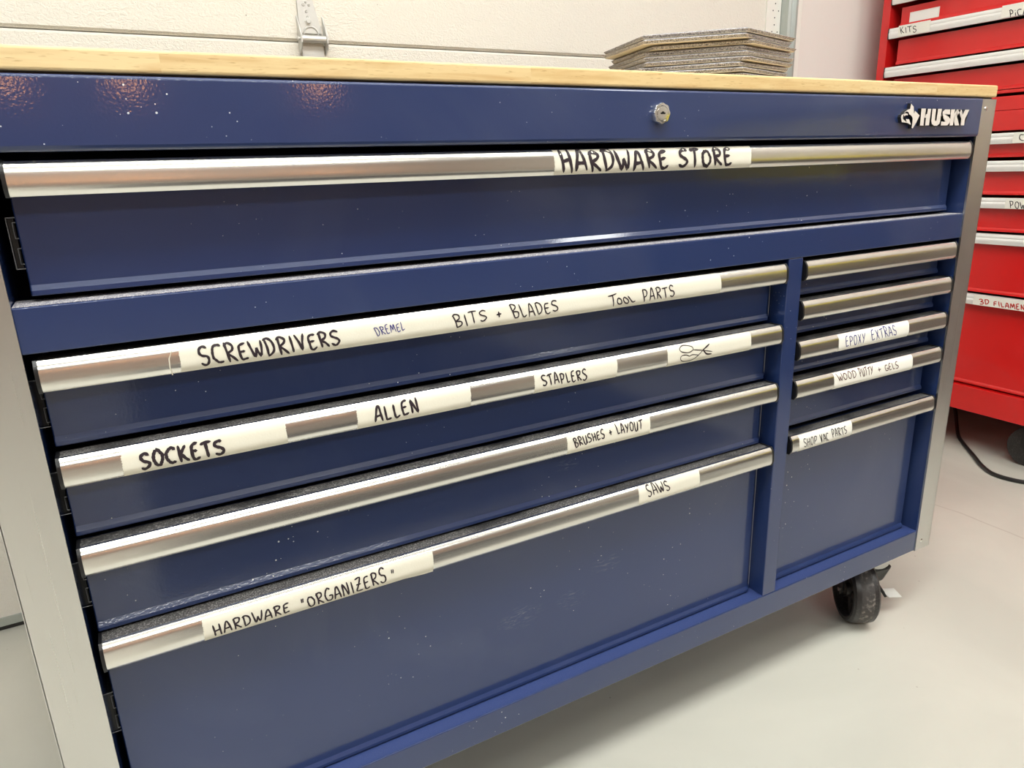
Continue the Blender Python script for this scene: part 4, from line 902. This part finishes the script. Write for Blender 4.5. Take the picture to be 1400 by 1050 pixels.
# unseen bench and tote, added to shape the reflections in the steel pulls
bench = empty('added_bench', (2.45, -.95, 0)); tag(bench, 'unseen dark bench added against the right wall for its reflection, nearer the viewer than the red chests', 'added_bench')
b = MB().box(2.15, 2.77, -1.85, -.05, .76, .80); b.build('bench_top', M['bench'], bench, .003)
b = MB().box(2.20, 2.74, -1.80, -.10, .18, .20); b.build('lower_shelf', M['bench'], bench, .002)
for lx_, ly_ in ((2.18, -1.82), (2.18, -.12), (2.71, -1.82), (2.71, -.12)):
    b = MB().box(lx_, lx_ + .04, ly_, ly_ + .04, 0, .76); b.build('leg', M['bench'], bench, .002)
tote = MB(); 
def frus(mb, x0, x1, y0, y1, z0, z1, g):
    vs = [(x0 + g, y0 + g, z0), (x1 - g, y0 + g, z0), (x1 - g, y1 - g, z0), (x0 + g, y1 - g, z0), (x0, y0, z1), (x1, y0, z1), (x1, y1, z1), (x0, y1, z1)]
    mb.add(vs, [(3, 2, 1, 0), (4, 5, 6, 7), (0, 1, 5, 4), (1, 2, 6, 5), (2, 3, 7, 6), (3, 0, 4, 7)])
tt = empty('added_tote', (2.44, -.55, .80)); tag(tt, 'unseen yellow box with a black lid, added on the bench for its reflection', 'storage tote')  # added out of view to give the pulls their yellow reflected stripe
frus(tote, 2.24, 2.64, -.95, -.22, .8005, 1.02, .02); tote.build('tub', M['yellow'], tt, .004)
b = MB().box(2.23, 2.65, -.96, -.21, 1.021, 1.045); b.build('lid', M['black'], tt, .004)

fm = MB().box(-.03, 1.7, -2.6, -.12, .0005, .010)  # unseen dark sheet, added to darken the floor mirrored in the drawer faces
tag(fm.build('added_dark_mat', M['mat'], None, .003), 'unseen dark mat added on the floor behind the viewer to darken reflections', 'added mat')

# cable looping out from under the red cabinet
path = [(2.50, 1.42, .006), (2.44, 1.36, .03), (2.400, 1.300, .075), (2.350, 1.255, .060), (2.290, 1.205, .012), (2.235, 1.155, .006), (2.165, 1.085, .006), (2.105, 1.025, .006), (2.075, .975, .006), (2.085, .915, .006), (2.13, .86, .006), (2.20, .80, .006), (2.30, .76, .006), (2.50, .74, .006)]
def cr3(P, k=6):
    out = []; q = [P[0]] + P + [P[-1]]
    for i in range(1, len(q) - 2):
        a, b, c_, d_ = map(Vector, q[i - 1:i + 3])
        for j in range(k):
            t = j / k; out.append(0.5 * (2 * b + (c_ - a) * t + (2 * a - 5 * b + 4 * c_ - d_) * t * t + (3 * b - a - 3 * c_ + d_) * t ** 3))
    return out + [Vector(P[-1])]
cb = MB().tube(cr3(path), .0055, 10)
tag(cb.build('power_cable', M['cable']), 'black cable curving over the floor from under the red cabinet', 'cable')

# ================================================================ camera, world, view
X = Vector((0.87308128, -0.16750434, 0.45789887)); Y = Vector((-0.48654565, -0.23832743, 0.8405197)); Z = Vector((-0.03166084, -0.95663072, -0.28957772))
cam = bpy.data.cameras.new('camera'); co = bpy.data.objects.new('camera', cam); COL.objects.link(co)
right = Vector((X[0], Y[0], Z[0])); down = Vector((X[1], Y[1], Z[1])); fwd = Vector((X[2], Y[2], Z[2]))
m = Matrix((right, -down, -fwd)).transposed().to_4x4(); m.translation = Vector((0, 0, CH)); co.matrix_world = m
cam.sensor_fit = 'HORIZONTAL'; cam.sensor_width = 36; cam.lens = 978.648 / 1400 * 36; cam.clip_start = .02
bpy.context.scene.camera = co
wd = bpy.data.worlds.new('world'); wd.use_nodes = True; wd.node_tree.nodes['Background'].inputs[0].default_value = (0.9, 0.93, 1, 1); wd.node_tree.nodes['Background'].inputs[1].default_value = 0.3
bpy.context.scene.world = wd
vs_ = bpy.context.scene.view_settings; vs_.view_transform = 'Standard'; vs_.look = 'None'; vs_.gamma = 1; vs_.use_curve_mapping = False; vs_.exposure = EXPO
